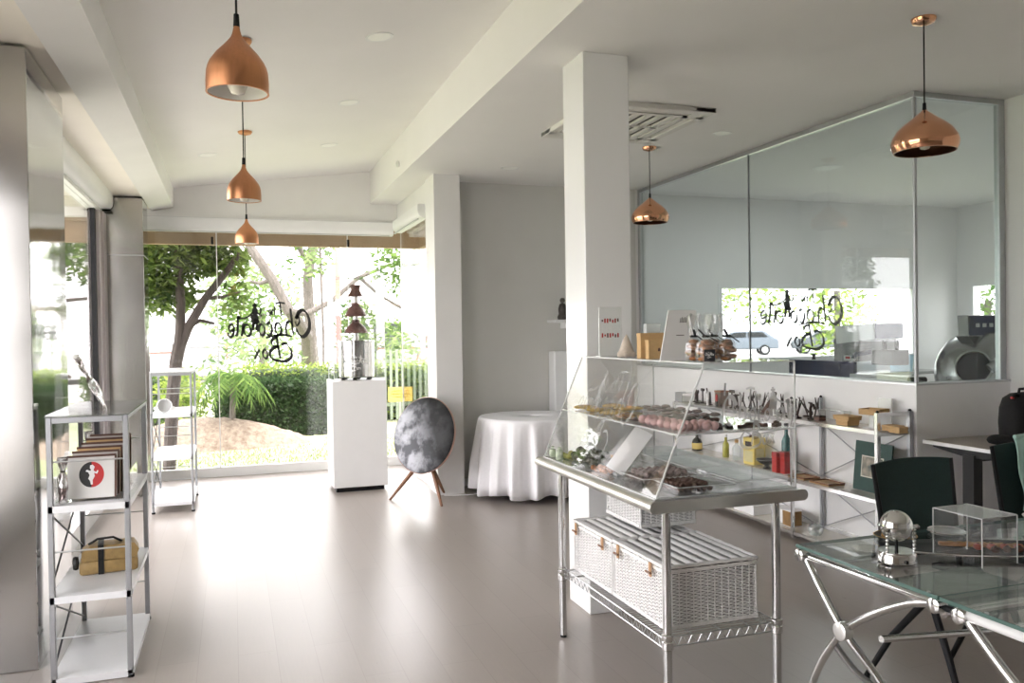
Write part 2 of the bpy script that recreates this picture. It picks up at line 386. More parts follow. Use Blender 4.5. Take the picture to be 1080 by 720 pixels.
# end glazing: three butt-jointed panes and a return pane
g = thing('window_2', 'floor to ceiling end window', 'window'); g['kind'] = 'structure'
for x0, x1 in ((-1.125, -.150), (-.144, 1.279), (1.285, 1.905)): MB().box(x0, x1, YB-.006, YB+.006, .10, 2.80).build('glass_pane', M['glass'], g, smooth=False)
MB().box(1.899, 1.911, 8.06, YB-.01, .10, 2.80).build('glass_pane', M['glass'], g, smooth=False)
for x in (-.147, 1.282, 1.907): MB().box(x-.005, x+.005, YB-.009, YB+.009, .10, 2.80).build('glass_joint', M['frost'], g, smooth=False)
for x in (-.19, 1.29): MB().box(x-.012, x+.012, YB-.03, YB+.02, 2.56, 2.64).build('glass_clip', M['black'], g, smooth=False)
q = MB(); q.box(-1.13, 1.96, YB-.04, YB+.04, 0, .10); q.box(1.87, 1.93, 8.06, YB-.04, 0, .10); q.build('sill_rail', M['gloss_white'], g, smooth=False)
MB().box(-1.13, -1.09, 9.25, YB-.0, .10, 2.80).build('side_rail', M['glass_edge'], g, smooth=False)
# left glazing between the two steel columns
g = thing('window_3', 'left side window between the two steel columns', 'window'); g['kind'] = 'structure'
MB().box(-1.206, -1.194, 5.24, 8.45, .16, 2.74).build('glass_pane', M['glass'], g, smooth=False)
q = MB(); q.box(-1.25, -1.12, 5.24, 8.80, 0, .14); q.build('sill_rail', M['gloss_white'], g, smooth=False)
q = MB(); q.box(-1.26, -1.16, 5.24, 8.80, 2.74, 2.925); q.build('head_rail', M['white_satin'], g, smooth=False)
q = MB(); q.box(-1.23, -1.175, 8.40, 8.47, .16, 2.74); q.build('frame_stile', M['black'], g, smooth=False)
q = MB(); q.box(-1.25, -1.15, 8.49, 8.60, .16, 2.74); q.box(-1.22, -1.13, 8.62, 8.80, .16, 2.74); q.build('jamb', mat('mauve_aluminium', (.55, .50, .51), .4, .3, noise=.03), g, smooth=False)
# kitchen windows
def kwin(n, x0, x1, y0, y1, z0, z1, alongx, muls, lab):
    g = thing('window_%d' % n, lab, 'window'); g['kind'] = 'structure'
    f = MB(); t = .06
    if alongx:
        MB().box(x0, x1, y0+.06, y0+.07, z0, z1).build('glass_pane', M['glass'], g, smooth=False)
        f.box(x0, x1, y0-.01, y0+.12, z0, z0+t); f.box(x0, x1, y0-.01, y0+.12, z1-t, z1)
        for u in [x0, x1-t]+muls: f.box(u, u+t, y0-.01, y0+.12, z0+t, z1-t)
    else:
        MB().box(x0+.06, x0+.07, y0, y1, z0, z1).build('glass_pane', M['glass'], g, smooth=False)
        f.box(x0-.01, x0+.12, y0, y1, z0, z0+t); f.box(x0-.01, x0+.12, y0, y1, z1-t, z1)
        for u in [y0, y1-t]+muls: f.box(x0-.01, x0+.12, u, u+t, z0+t, z1-t)
    f.build('window_frame', M['white_satin'], g, smooth=False); return g
kwin(4, 6.23, 9.60, KY, 0, 1.08, 2.155, True, [], 'wide kitchen window with shop lettering')
kwin(5, KX, 0, 8.90, 9.46, 1.1, 2.18, False, [], 'small kitchen side window')
# roof slab and eave outside
struct('roof', MB().box(-2.6, 10.9, -4.4, 9.95, 3.75, 3.9), M['white_matte'])
q = MB(); q.box(-2.2, 2.16, 9.86, 9.96, 2.575, 3.8); q.box(2.16, 2.24, 8.17, 9.96, 2.575, 3.8); struct('eave_beam', q, M['brown_beam'])
q = MB(); q.box(-2.2, 2.16, 9.79, 9.86, 2.80, 3.2); struct('eave_lining', q, M['brown_beam'])
# baseboards
struct('baseboard_back', MB().box(2.095, 4.15, 8.035, 8.05, 0, .08), M['gloss_white'])
struct('baseboard_partition', MB().box(PX-.012, PX, PY, 8.03, 0, .08), M['gloss_white'])
struct('baseboard_right', MB().box(4.935, 4.95, -3.6, 4.19, 0, .08), M['gloss_white'])
struct('shade_strip', MB().box(-1.13, 1.86, YB-.05, YB-.03, 2.836, 2.848), M['grey_metal'])  # dark strip put in for the shadow line above the blind cassette
# blinds
def cassette(mb, a, b, h, d):
    """roller-blind cassette from a to b (top edge), drop h, depth d towards the room"""
    a, b = Vector(a), Vector(b); t = (b-a).normalized(); nrm = Vector((t.y, -t.x, 0))
    pr = [(0,0), (d,0), (d,-h*.55), (d*.9,-h*.8), (d*.72,-h*.92), (d*.5,-h), (0,-h)]
    mb.prism(pr, b-a, a, nrm, (0,0,1))
q = MB(); cassette(q, (-1.08, YB-.035, 2.835), (1.80, YB-.035, 2.835), .15, .10)
o = thing('roller_blind', 'long white roller blind cassette above the end window', 'blind'); q.build('cassette', M['white_satin'], o)
MB().box(-1.0, 1.76, YB-.10, YB-.085, 2.685, 2.697).build('bottom_bar', M['alu'], o)
q = MB(); cassette(q, (1.87, YB-.25, 2.835), (1.87, 8.10, 2.835), .135, .10)
o = thing('roller_blind', 'short white roller blind cassette at the corner beside white column', 'blind'); q.build('cassette', M['white_satin'], o)
MB().box(1.775, 1.79, 8.15, YB-.28, 2.685, 2.697).build('bottom_bar', M['alu'], o)
q = MB(); cassette(q, (-1.16, 8.78, 2.924), (-1.16, 5.26, 2.924), .15, -.10)
o = thing('roller_blind', 'white rounded blind cassette above the left side window', 'blind'); q.build('cassette', M['white_satin'], o)
MB().box(-1.15, -1.08, 8.70, 8.79, 2.755, 2.772).build('end_cap', M['black'], o)
# window lettering (flat vinyl on the inner face of the glass)
PXW = lambda u: -.426 + u/900*(1.077+.426); PZW = lambda v: 2.322 - v/720*(2.322-1.031)
q = MB(); logo(q, lambda u, v: (PXW(u), YB-.008, PZW(v)), True, 1.55)
tag(q.build('window_lettering', M['ink'], smooth=False), 'black shop name script stuck on the end window, seen mirrored', 'lettering')
q = MB(); s = 1.427/545
logo(q, lambda u, v: (6.932 + (u-228)*s, KY+.055, 2.09 - (v-226)*s*.88), True, 1.3)
tag(q.build('window_lettering', M['ink'], smooth=False), 'black shop name script on the kitchen window behind the partition glass', 'lettering')

# ------------------------------------------------------------------ light
wd = bpy.data.worlds.new('world'); SC.world = wd; wd.use_nodes = True
nt = wd.node_tree; bg = nt.nodes['Background']
bg.inputs[0].default_value = (1, .965, .985, 1); bg.inputs[1].default_value = 2.6
sd = bpy.data.lights.new('sun', 'SUN'); sd.energy = 1.6; sd.angle = math.radians(3); sd.color = (1, .95, .86)
so = bpy.data.objects.new('sun', sd); COL.objects.link(so); so.rotation_euler = (math.radians(28), math.radians(10), 0); so.location = (0, -5, 12)
for x, y, e in ((6.3, 7.6, 10), (8.6, 6.4, 10)):  # first at the round ceiling light; second is added fill without a fitting
    ld = bpy.data.lights.new('kitchen_lamp_and_fill', 'AREA'); ld.shape = 'DISK'; ld.size = .26; ld.energy = e; ld.color = (.95, .98, 1)
    lo = bpy.data.objects.new('kitchen_lamp_and_fill', ld); COL.objects.link(lo); lo.location = (x, y, 3.30)
SC.view_settings.view_transform = 'Standard'; SC.view_settings.look = 'None'; SC.view_settings.gamma = 1; SC.view_settings.use_curve_mapping = False
SC.view_settings.exposure = 1.68
cy = SC.cycles
cy.max_bounces = 14; cy.diffuse_bounces = 7; cy.glossy_bounces = 6; cy.transparent_max_bounces = 40; cy.transmission_bounces = 8
cy.use_denoising = True; cy.sample_clamp_indirect = 8; cy.caustics_reflective = False; cy.caustics_refractive = False; cy.blur_glossy = .5
# ================================================================== OUTSIDE
import random as _r
def leaf_mat(name, c1, c2, trans=.35):
    m = bpy.data.materials.new(name); m.use_nodes = True; nt = m.node_tree; nt.nodes.clear(); MATS[name] = m
    out = nt.nodes.new('ShaderNodeOutputMaterial'); d = nt.nodes.new('ShaderNodeBsdfDiffuse'); t = nt.nodes.new('ShaderNodeBsdfTranslucent')
    g = nt.nodes.new('ShaderNodeNewGeometry'); r = nt.nodes.new('ShaderNodeValToRGB')
    r.color_ramp.elements[0].color = (*c1, 1); r.color_ramp.elements[1].color = (*c2, 1)
    nt.links.new(g.outputs['Random Per Island'], r.inputs[0]); nt.links.new(r.outputs[0], d.inputs[0]); nt.links.new(r.outputs[0], t.inputs[0])
    mx = nt.nodes.new('ShaderNodeMixShader'); mx.inputs[0].default_value = trans
    nt.links.new(d.outputs[0], mx.inputs[1]); nt.links.new(t.outputs[0], mx.inputs[2]); nt.links.new(mx.outputs[0], out.inputs[0]); return m
M['leaf_dark'] = leaf_mat('dark_green_leaves', (.030, .060, .018), (.19, .27, .07))
M['leaf_mid'] = leaf_mat('green_leaves', (.04, .085, .025), (.16, .24, .065))
M['leaf_pale'] = leaf_mat('pale_leaves', (.10, .16, .07), (.30, .37, .17))
M['leaf_hedge'] = leaf_mat('hedge_leaves', (.012, .030, .012), (.06, .10, .04), .2)
M['leaf_lime'] = leaf_mat('lime_leaves', (.10, .17, .035), (.33, .40, .10))
M['bark'] = mat('bark', (.075, .06, .055), .9, noise=.4, nscale=14, bump=.6, bscale=20, stretch=(3, 3, .7))
M['bark_pale'] = mat('pale_bark', (.115, .10, .09), .9, noise=.3, nscale=8, bump=.5, bscale=16, stretch=(3, 3, .7))
def leaves(mb, c, rad, n, size, rn, flat=.5, long=2.2):
    """n folded leaves scattered through an ellipsoid"""
    c = Vector(c)
    for _ in range(n):
        while True:
            p = Vector((rn.uniform(-1,1), rn.uniform(-1,1), rn.uniform(-1,1)))
            if .15 < p.length < 1: break
        q = c + Vector((p.x*rad[0], p.y*rad[1], p.z*rad[2]))
        a = Vector((rn.uniform(-1,1), rn.uniform(-1,1), rn.uniform(-.9,.5))).normalized()
        b = a.cross(Vector((rn.uniform(-1,1), rn.uniform(-1,1), rn.uniform(-1,1)))).normalized()
        s = size*rn.uniform(.6, 1.3); l = s*long
        mb.add([q, q + a*l*.45 + b*s*.45, q + a*l, q + a*l*.45 - b*s*.45], [(0,1,2,3)])
def tree(name, label, trunk_paths, blobs, bark, leafm, seed, size=.10, group=None, long=2.2):
    rn = _r.Random(seed); base = trunk_paths[0][0][0]
    t = thing(name, label, 'tree', base, 0, group); B = Vector(base)
    mb = MB()
    for pts, r0_, r1_ in trunk_paths:
        n = len(pts); mb.tube([Vector(p) - B for p in pts], [r0_ + (r1_-r0_)*i/(n-1) for i in range(n)], 9)
    mb.build('trunk', bark, t)
    lf = MB()
    for c, rad, n in blobs: leaves(lf, Vector(c) - B, rad, n, size, rn, long=long)
    if lf.v: lf.build('foliage', leafm, t, smooth=False)
    return t
# ground
def ground_mat(name, c1, c2, sc, c3=None):
    m, nt, b = nodes(name); b.inputs['Roughness'].default_value = .95
    tc = nt.nodes.new('ShaderNodeTexCoord'); n = nt.nodes.new('ShaderNodeTexNoise'); n.inputs['Scale'].default_value = sc; n.inputs['Detail'].default_value = 8; n.inputs['Roughness'].default_value = .7
    nt.links.new(tc.outputs['Object'], n.inputs['Vector']); r = nt.nodes.new('ShaderNodeValToRGB')
    r.color_ramp.elements[0].position = .35; r.color_ramp.elements[1].position = .65
    r.color_ramp.elements[0].color = (*c1, 1); r.color_ramp.elements[1].color = (*c2, 1)
    nt.links.new(n.outputs['Fac'], r.inputs[0]); nt.links.new(r.outputs[0], b.inputs['Base Color'])
    bp = nt.nodes.new('ShaderNodeBump'); bp.inputs['Strength'].default_value = .5; bp.inputs['Distance'].default_value = .03
    nt.links.new(n.outputs['Fac'], bp.inputs['Height']); nt.links.new(bp.outputs[0], b.inputs['Normal']); return m
q = MB(); q.box(-30, 45, 9.97, 24, -.4, -.10); q.box(-30, -4.6, -6, 9.97, -.4, -.10); q.box(2.3, 4.1, 8.2, 9.97, -.4, -.10)
struct('lawn', q, ground_mat('lawn_grass', (.25, .29, .16), (.37, .39, .25), 3.5))
struct('added_bounce_ground', MB().box(-4.6, -1.82, -6, 9.97, -.4, -.10), ground_mat('pale_bounce_ground', (.50,.48,.46), (.58,.56,.54), 2))  # pale strip added in place of lawn to keep green bounce off the ceiling
struct('road', MB().box(-60, 120, 24, 120, -.5, -.18), ground_mat('pale_asphalt', (.45, .44, .43), (.55, .54, .52), 1.2))
struct('kerb', MB().box(-60, 120, 23.8, 24.05, -.5, -.05), M['white_matte'])
# mulch mound at the foot of the palm
mm = MB(); NX, NY = 26, 14; vs = []
for j in range(NY+1):
    for i in range(NX+1):
        u, v = i/NX*2-1, j/NY*2-1; h = max(0, 1-u*u-v*v)
        vs.append((-.25 + u*1.55, 13.17 + v*.62, -.13 + .46*h*(1 - .25*u) + .015*math.sin(i*2.3+j*1.7)))
mm.add(vs, [(j*(NX+1)+i, j*(NX+1)+i+1, (j+1)*(NX+1)+i+1, (j+1)*(NX+1)+i) for j in range(NY) for i in range(NX)])
tag(mm.build('mulch_mound', ground_mat('mulch', (.16, .115, .085), (.33, .27, .215), 14)), 'brown mulch mound on the lawn around the young palm', 'mound')
# grass blades near the window
rn = _r.Random(3); gb = MB()
for _ in range(7000):
    x, y = rn.uniform(-1.6, 3.2), rn.uniform(10.0, 13.4); h = rn.uniform(.015, .045); a = rn.uniform(0, PI); dx, dy = math.cos(a)*.006, math.sin(a)*.006
    if ((x+.25)/1.6)**2 + ((y-13.2)/.72)**2 < 1 or (x+.74)**2 + (y-10.55)**2 < .03: continue
    gb.add([(x-dx, y-dy, -.10), (x+dx, y+dy, -.10), (x+rn.uniform(-.02,.02), y+rn.uniform(-.02,.02), -.10+h)], [(0,1,2)])
tag(gb.build('lawn_grass', M['leaf_lime'], smooth=False), 'short sunlit grass of the lawn outside the end window', 'grass', kind='stuff')
# hedges: a solid clipped core with a skin of leaves
def hedge(x0, x1, y0, y1, z1, label, seed, n, leafm='leaf_hedge'):
    rn = _r.Random(seed); cx, cy_ = (x0+x1)/2, (y0+y1)/2
    t = thing('hedge', label, 'hedge', (cx, cy_, -.1))
    MB().box(x0-cx+.06, x1-cx-.06, y0-cy_+.06, y1-cy_-.06, 0, z1+.1-.06, .12, 2).build('core', mat('hedge_core_%d' % seed, (.02, .035, .015), .9, noise=.4, nscale=30), t)
    lf = MB()
    for _ in range(n):
        f = rn.random()
        if f < .6: p = (rn.uniform(x0, x1), y0 + rn.uniform(-.03, .08), rn.uniform(-.1, z1))
        elif f < .88: p = (rn.uniform(x0, x1), rn.uniform(y0, y1), z1 + rn.uniform(-.08, .03))
        else: p = (rn.choice((x0, x1)) + rn.uniform(-.05,.05), rn.uniform(y0, y1), rn.uniform(-.1, z1))
        q = Vector((p[0]-cx, p[1]-cy_, p[2]+.1)); a = Vector((rn.uniform(-1,1), rn.uniform(-1,.3), rn.uniform(-.6,1))).normalized(); b = a.cross(Vector((rn.uniform(-1,1), rn.uniform(-1,1), rn.uniform(-1,1)))).normalized(); s = rn.uniform(.03, .06)
        lf.add([q, q + a*s*.6 + b*s*.4, q + a*s*1.3, q + a*s*.6 - b*s*.4], [(0,1,2,3)])
    lf.build('foliage', M[leafm], t, smooth=False); return t
hedge(-.25, 2.25, 13.9, 15.0, .80, 'dark clipped hedge behind the palm, filling the middle of the end window', 11, 9000)
hedge(-2.6, -.72, 16.6, 17.6, .82, 'clipped lime topped hedge seen left of the leaning tree trunk', 12, 3500, 'leaf_mid')
hedge(.2, 4.4, 15.6, 16.4, .98, 'lime green hedge rising behind the dark hedge', 13, 5000, 'leaf_lime')
# leaning tree close to the window
tree('leaning_tree', 'dark leaning tree with forked trunk just outside the end window', [
  ([(-.74, 10.55, -.1), (-.71, 10.57, .4), (-.685, 10.6, .82), (-.64, 10.6, 1.25), (-.60, 10.6, 1.45)], .075, .075),
  ([(-.61, 10.6, 1.40), (-.585, 10.6, 1.62), (-.575, 10.62, 1.95), (-.60, 10.65, 2.5), (-.7, 10.8, 3.2)], .062, .045),
  ([(-.61, 10.6, 1.38), (-.50, 10.6, 1.65), (-.30, 10.58, 2.0), (-.04, 10.55, 2.34), (.10, 10.6, 2.55)], .062, .032),
  ([(-.50, 10.6, 1.66), (-.36, 10.6, 1.74), (-.20, 10.62, 1.70)], .03, .015),
  ([(-.30, 10.58, 2.0), (-.1, 10.55, 2.02), (.1, 10.5, 2.08)], .025, .012)],
  [((-.75, 10.75, 2.55), (.42, .5, .42), 1500), ((-.35, 10.8, 2.62), (.35, .45, .36), 1000), ((-1.0, 10.7, 2.15), (.28, .4, .32), 520), ((-.68, 10.9, 2.05), (.30, .35, .22), 420),
   ((-.02, 10.8, 2.52), (.27, .35, .24), 300), ((.05, 10.6, 2.02), (.18, .25, .2), 90), ((-.2, 11.0, 3.2), (1.2, .75, .45), 1500)],
  M['bark'], M['leaf_dark'], 5, .048, long=2.8)
# young palm
pb = (-.02, 13.08, .315)
t = thing('young_palm', 'young palm with a pale trunk on the mulch mound', 'palm', pb)
MB().tube([(0,0,0), (.01,0,.25), (.02,0,.62)], [.05, .042, .035], 10).build('trunk', M['bark_pale'], t)
rn = _r.Random(9); fr = MB()
for k in range(13):
    a = k*2.4; L = rn.uniform(.55, .72); up = rn.uniform(.25, .75); d = Vector((math.cos(a), math.sin(a), 0)); prev = None
    for i in range(16):
        s = i/15; p = Vector((.02,0,.60)) + d*L*s + Vector((0,0, up*s - (up+.45)*s*s*1.0))
        if prev is not None:
            tn = (p-prev).normalized(); sd_ = tn.cross(Vector((0,0,1))).normalized(); w = .20*math.sin(PI*min(1, s*.9+.1))
            for sg in (-1, 1):
                tip = p + sd_*sg*w + tn*.06 - Vector((0,0,.07)); fr.add([prev, p, tip], [(0,1,2)])
        prev = p
fr.build('fronds', M['leaf_mid'], t, smooth=False)
# tropical undergrowth between palm and leaning tree
def bush(c, r, n, label, leafm, seed, size=.1, long=3):
    t = thing('shrub', label, 'shrub', c); lf = MB(); leaves(lf, (0,0,r[2]), r, n, size, _r.Random(seed), long=long); lf.build('foliage', M[leafm], t, smooth=False)
    MB().tube([(0,0,-.1), (.02,0,r[2])], [.03, .015], 6).build('stem', M['bark'], t)
bush((-.80, 14.6, -.05), (.42, .45, .56), 800, 'lime leafy shrub between the leaning tree and the palm', 'leaf_lime', 21, .045)
bush((.45, 17.5, -.05), (1.1, .8, .85), 900, 'pale feathery shrub behind the hedge, below the window lettering', 'leaf_pale', 22, .06)
bush((3.25, 18.4, -.1), (.8, .7, .95), 700, 'pale shrub behind the chocolate fountain', 'leaf_pale', 23, .06)
# trees farther off
tree('branching_tree', 'grey tree with wide forking branches in the middle of the end window', [
  ([(2.05, 22, -.15), (1.98, 22, 1.0), (1.90, 22, 2.2), (1.88, 22, 3.0), (2.05, 22, 4.0), (2.0, 22, 5.2)], .16, .11),
  ([(1.80, 21.6, .9), (1.75, 21, 1.5), (1.50, 20.4, 1.85), (1.27, 20, 2.10), (.9, 20, 2.85), (.45, 20, 3.55), (.1, 20, 4.4)], .16, .10),
  ([(1.27, 20, 2.10), (1.7, 20.4, 2.05), (2.3, 20.5, 2.35), (3.0, 20.6, 2.95), (3.5, 20.6, 3.15)], .09, .045),
  ([(.9, 20, 2.85), (.62, 20, 2.75), (.4, 20, 2.8)], .06, .03), ([(1.93, 22, 3.3), (1.6, 21.8, 3.9), (1.2, 21.6, 4.6)], .08, .05), ([(3.0, 20.6, 2.95), (3.5, 20.6, 2.5), (4.6, 20.8, 1.9)], .05, .03)],
  [((1.2, 21, 4.9), (1.5, 1, .7), 500), ((4.0, 20.5, 3.2), (.75, .8, .7), 620), ((.3, 21, 2.2), (.75, .6, .7), 300), ((1.75, 21.3, 3.5), (.4, .4, .6), 120)],
  M['bark_pale'], M['leaf_mid'], 31, .085)
tree('background_tree', 'pale bushy tree far behind the window lettering', [([(1.0, 30, -.2), (1.0, 30, 2.5)], .15, .1)], [((1.0, 30, 2.3), (2.0, 1, 1.7), 1300), ((.2, 30, 3.4), (1.2, 1, .9), 400)], M['bark_pale'], M['leaf_pale'], 32, .12)
tree('background_tree', 'green bushy tree behind the fountain column', [([(3.7, 26, -.2), (3.7, 26, 2.0)], .12, .08)], [((3.7, 26, 1.7), (.75, .7, .95), 700), ((4.9, 26, 1.5), (.5, .6, .8), 260)], M['bark_pale'], M['leaf_mid'], 33, .10)
tree('background_tree', 'leafy tree at the right edge of the end window beside white column', [([(4.6, 19, -.2), (4.6, 19, 2.5)], .08, .05)], [((4.65, 19, 2.3), (.5, .6, 1.3), 800)], M['bark_pale'], M['leaf_mid'], 34, .08)
tree('background_tree', 'thin stemmed sapling left of the fountain', [([(1.72, 17, -.15), (1.74, 17, 1.5), (1.70, 17, 3.6)], .035, .025)], [((1.7, 17, 3.2), (.3, .3, .5), 160)], M['bark_pale'], M['leaf_pale'], 35, .07)
# trees seen through the kitchen window and through the left glazing
tree('background_tree', 'wide green tree behind the parked cars', [([(26, 52, -.2), (26, 52, 5)], .4, .3)], [((24, 52, 5.5), (6, 3, 3.6), 4200), ((33, 54, 6.0), (5, 3, 3.8), 2600)], M['bark'], M['leaf_pale'], 36, .20)
tree('background_tree', 'pale green tree at the right of the kitchen window', [([(15.2, 18, -.2), (15.2, 18, 2.5)], .10, .08)], [((15.3, 18, 1.6), (1.0, 1, 1.5), 900), ((14.2, 20, 2.4), (1.2, 1, .8), 360)], M['bark_pale'], M['leaf_lime'], 37, .09)
tree('background_tree', 'dense shrubby tree outside the small kitchen window', [([(13.4, 11.8, -.2), (13.4, 11.8, 2)], .08, .06)], [((13.6, 11.8, 1.9), (.9, 1.2, 1.6), 1500)], M['bark'], M['leaf_mid'], 38, .07)
tree('background_tree', 'dark branched tree outside the left side window', [([(-4.4, 17.5, -.2), (-4.3, 17.5, 2.5), (-4.0, 17.5, 4.0)], .12, .08), ([(-4.3, 17.5, 1.6), (-3.6, 17.5, 2.2), (-2.6, 17.5, 2.3)], .06, .03), ([(-4.3, 17.5, 1.1), (-3.5, 17.5, 1.25), (-2.9, 17.5, .8)], .06, .03)],
  [((-4.3, 17.5, 3.6), (1.9, 1, 1.1), 1500), ((-2.9, 17.8, 3.2), (.9, .8, .6), 400)], M['bark'], M['leaf_mid'], 39, .09)
# pole with red band
t = thing('street_pole', 'slim pole painted pinkish red behind the fountain', 'pole', (2.16, 18, -.15)); MB().lathe([(.055,0),(.055,2.1)], (0,0,0), 10).build('red_section', mat('pink_red_paint', (.55, .16, .15), .6, noise=.05), t)
MB().lathe([(.053,2.1),(.05,2.45)], (0,0,0), 10).build('white_section', M['white_matte'], t); MB().lathe([(.055,2.45),(.05,4.4)], (0,0,0), 10).build('upper_section', mat('brown_pole_paint', (.40, .24, .18), .6, noise=.05), t)
# white house with steps, left of the leaning tree and seen in the steel
t = thing('white_house', 'white weatherboard house across the street behind the leaning tree', 'house', (-3.6, 34, -.2))
wb = mat('white_weatherboard', (.78, .78, .80), .6, bump=.0, noise=.02)
MB().box(-5.0, 4.2, 0, 5, .4, 4.6).build('wall', wb, t, smooth=False)
MB().prism([(-5.4, 4.6), (4.6, 4.6), (2.6, 6.2), (-3.4, 6.2)], (0, 5.6, 0), (0, -.3, 0)).build('roof', mat('grey_roof', (.35, .34, .34), .7, noise=.1), t, smooth=False)
q = MB()
for k in range(26): q.box(-5.0, 4.2, -.02, .01, .5 + k*.16, .51 + k*.16)
q.build('board_lines', mat('board_shadow_gap', (.45, .45, .47), .7, noise=.03), t, smooth=False)
for x in (-3.2, -1.2, .9, 2.6): MB().box(x, x+.65, -.05, .05, 1.5, 2.6).build('window_frame', M['grey_metal'], t, smooth=False)
q = MB()
for k in range(9): q.box(1.7 , 3.4, -1.9 + k*.22, -1.65 + k*.22, k*.17, k*.17+.05)
q.build('steps', M['grey_metal'], t, smooth=False)
rbt = mat('red_brown_timber', (.26, .08, .06), .6, noise=.1)
for a_, b_, w_ in (((1.7,-1.9,.9), (1.7,0,2.4), .05), ((3.4,-1.9,.9), (3.4,0,2.4), .05), ((-1.0,-.5,1.15), (1.7,-.5,1.15), .08), ((-.6,-.5,2.4), (.4,-.5,.3), .08)): MB().bar(a_, b_, w_).build('railing', rbt, t)
# carport across the street
t = thing('carport', 'white carport with a dark opening seen right of the fountain', 'carport', (6.35, 31, -.18))
MB().box(-1.5, 2.6, 0, 4, 2.15, 2.75).build('fascia', M['white_matte'], t, smooth=False)
MB().box(-1.7, 2.8, -.2, 4.2, 2.75, 2.85).build('roof', mat('pink_roof', (.45, .30, .27), .7, noise=.05), t, smooth=False)
MB().box(-1.5, 2.6, 3.9, 4, 0, 2.15).build('back_wall', mat('dark_opening', (.10, .11, .13), .7, noise=.3, nscale=2), t, smooth=False)
q = MB(); q.box(-1.0, .1, .6, .65, 1.0, 1.1); q.box(-.3, .15, .6, .64, .62, .9); q.build('notice', M['white_matte'], t, smooth=False)
for x in (-1.5, .48, 2.4): MB().box(x, x+.16, 0, .2, 0, 2.15).build('post', M['white_matte'], t, smooth=False)
MB().box(-1.5, 2.6, .2, .5, 0, .7).build('low_wall', mat('pale_blue_render', (.6, .64, .72), .7, noise=.04), t, smooth=False)
# yellow sign on the hedge
t = thing('yellow_sign', 'yellow sign standing in front of the hedge behind the moon disc', 'sign', (2.62, 13.55, -.24))
MB().box(-.20, .20, 0, .03, .66, .90).build('board', mat('yellow_paint', (.55, .40, .10), .5, noise=.04), t, smooth=False)
MB().box(-.02, .02, .03, .06, 0, .85).build('post', M['alu'], t, smooth=False)
q = MB()
for k, (w_, z) in enumerate(((.13, .84), (.15, .79), (.11, .74))): q.box(-w_, w_, -.004, 0, z-.008, z+.008)
q.build('lines', mat('ochre_ink', (.4, .2, .02), .5, noise=.03), t, smooth=False)
# picket fence beside it
t = thing('picket_fence', 'green grey picket fence at the right edge of the end window', 'fence', (3.25, 15.28, -.1))
q = MB()
for k in range(16): q.box(-.6 + k*.11, -.55 + k*.11, 0, .02, .05, 1.35)
fg = mat('green_grey_paling', (.20,.24,.18), .7, noise=.1); q.build('pickets', fg, t, smooth=False); q = MB(); q.box(-.62, 1.2, .02, .05, .3, .36); q.box(-.62, 1.2, .02, .05, 1.1, 1.16); q.build('rails', fg, t, smooth=False)
# parked cars seen through the kitchen window
def car(loc, rz, body, label):
    t = thing('parked_car', label, 'car', loc, rz)
    side = [(-2.25,.35),(-2.3,.75),(-2.1,.98),(-1.2,1.08),(-.55,1.52),(1.35,1.58),(2.0,1.12),(2.25,1.0),(2.28,.4)]
    bm = MB(); bm.prism(side, (0,1.7,0), (0,-.85,0)); ob = bm.build('body', body, t, smooth=False)
    bv = ob.modifiers.new('bevel', 'BEVEL'); bv.width = .10; bv.segments = 2; bv.limit_method = 'ANGLE'; bv.angle_limit = .4
    cgl = mat('car_glass_%d' % len(MATS), (.012, .014, .016), .45, spec=.2, noise=.05)
    for y in (-.858, .846):
     for pg in ([(-1.0,1.12),(-.48,1.44),(.25,1.46),(.25,1.12)], [(.35,1.12),(.35,1.46),(1.25,1.46),(1.6,1.14)]): MB().prism(pg, (0,.012,0), (0,y,0)).build('side_glass', cgl, t, smooth=False)
    '''[(-1.0,1.12),(-.48,1.44),(.25,1.46),(.25,1.12)], (0,.012,0), (0,y,0)); gl.prism([(.35,1.12),(.35,1.46),(1.25,1.46),(1.6,1.14)], (0,.012,0), (0,y,0))
    gl.build('side_glass', mat('car_glass_%d' % len(MATS), (.012, .014, .016), .45, spec=.2, noise=.05), t, smooth=False)
    '''
    for x in (-1.4, 1.4):
        for y in (-.80, .80):
            wh = MB().lathe([(.0,-.1),(.30,-.1),(.33,-.06),(.33,.06),(.30,.1),(0,.1)], (x,y,.33), 18, (0,1,0)).build('wheel', M['black'], t)
            MB().lathe([(.0,-.108),(.2,-.108),(.2,.108),(0,.108)], (x,y,.33), 14, (0,1,0)).build('hub', M['alu'], wh)
    MB().box(2.2, 2.29, -.75, .75, .78, .90).build('tail_lamp', M['red'], t, smooth=False)
    MB().box(-2.31, -2.22, -.75, .75, .66, .80).build('head_lamp', M['white_satin'], t, smooth=False)
    return t
car((31.2, 46.0, -.18), math.radians(-28), mat('silver_car_paint', (.10, .12, .15), .35, .3, coat=.5, noise=.02), 'silver estate car parked across the street, left of the lettering in kitchen window')
car((37.0, 45.0, -.18), math.radians(-28), mat('grey_car_paint', (.06, .07, .08), .35, .3, coat=.5, noise=.02), 'grey car parked nose to tail with silver one, behind kitchen lettering')
struct('road', MB().box(10.6, 140, -5, 24, -.5, -.18), M['white_matte']).data.materials[0] = MATS['pale_asphalt']
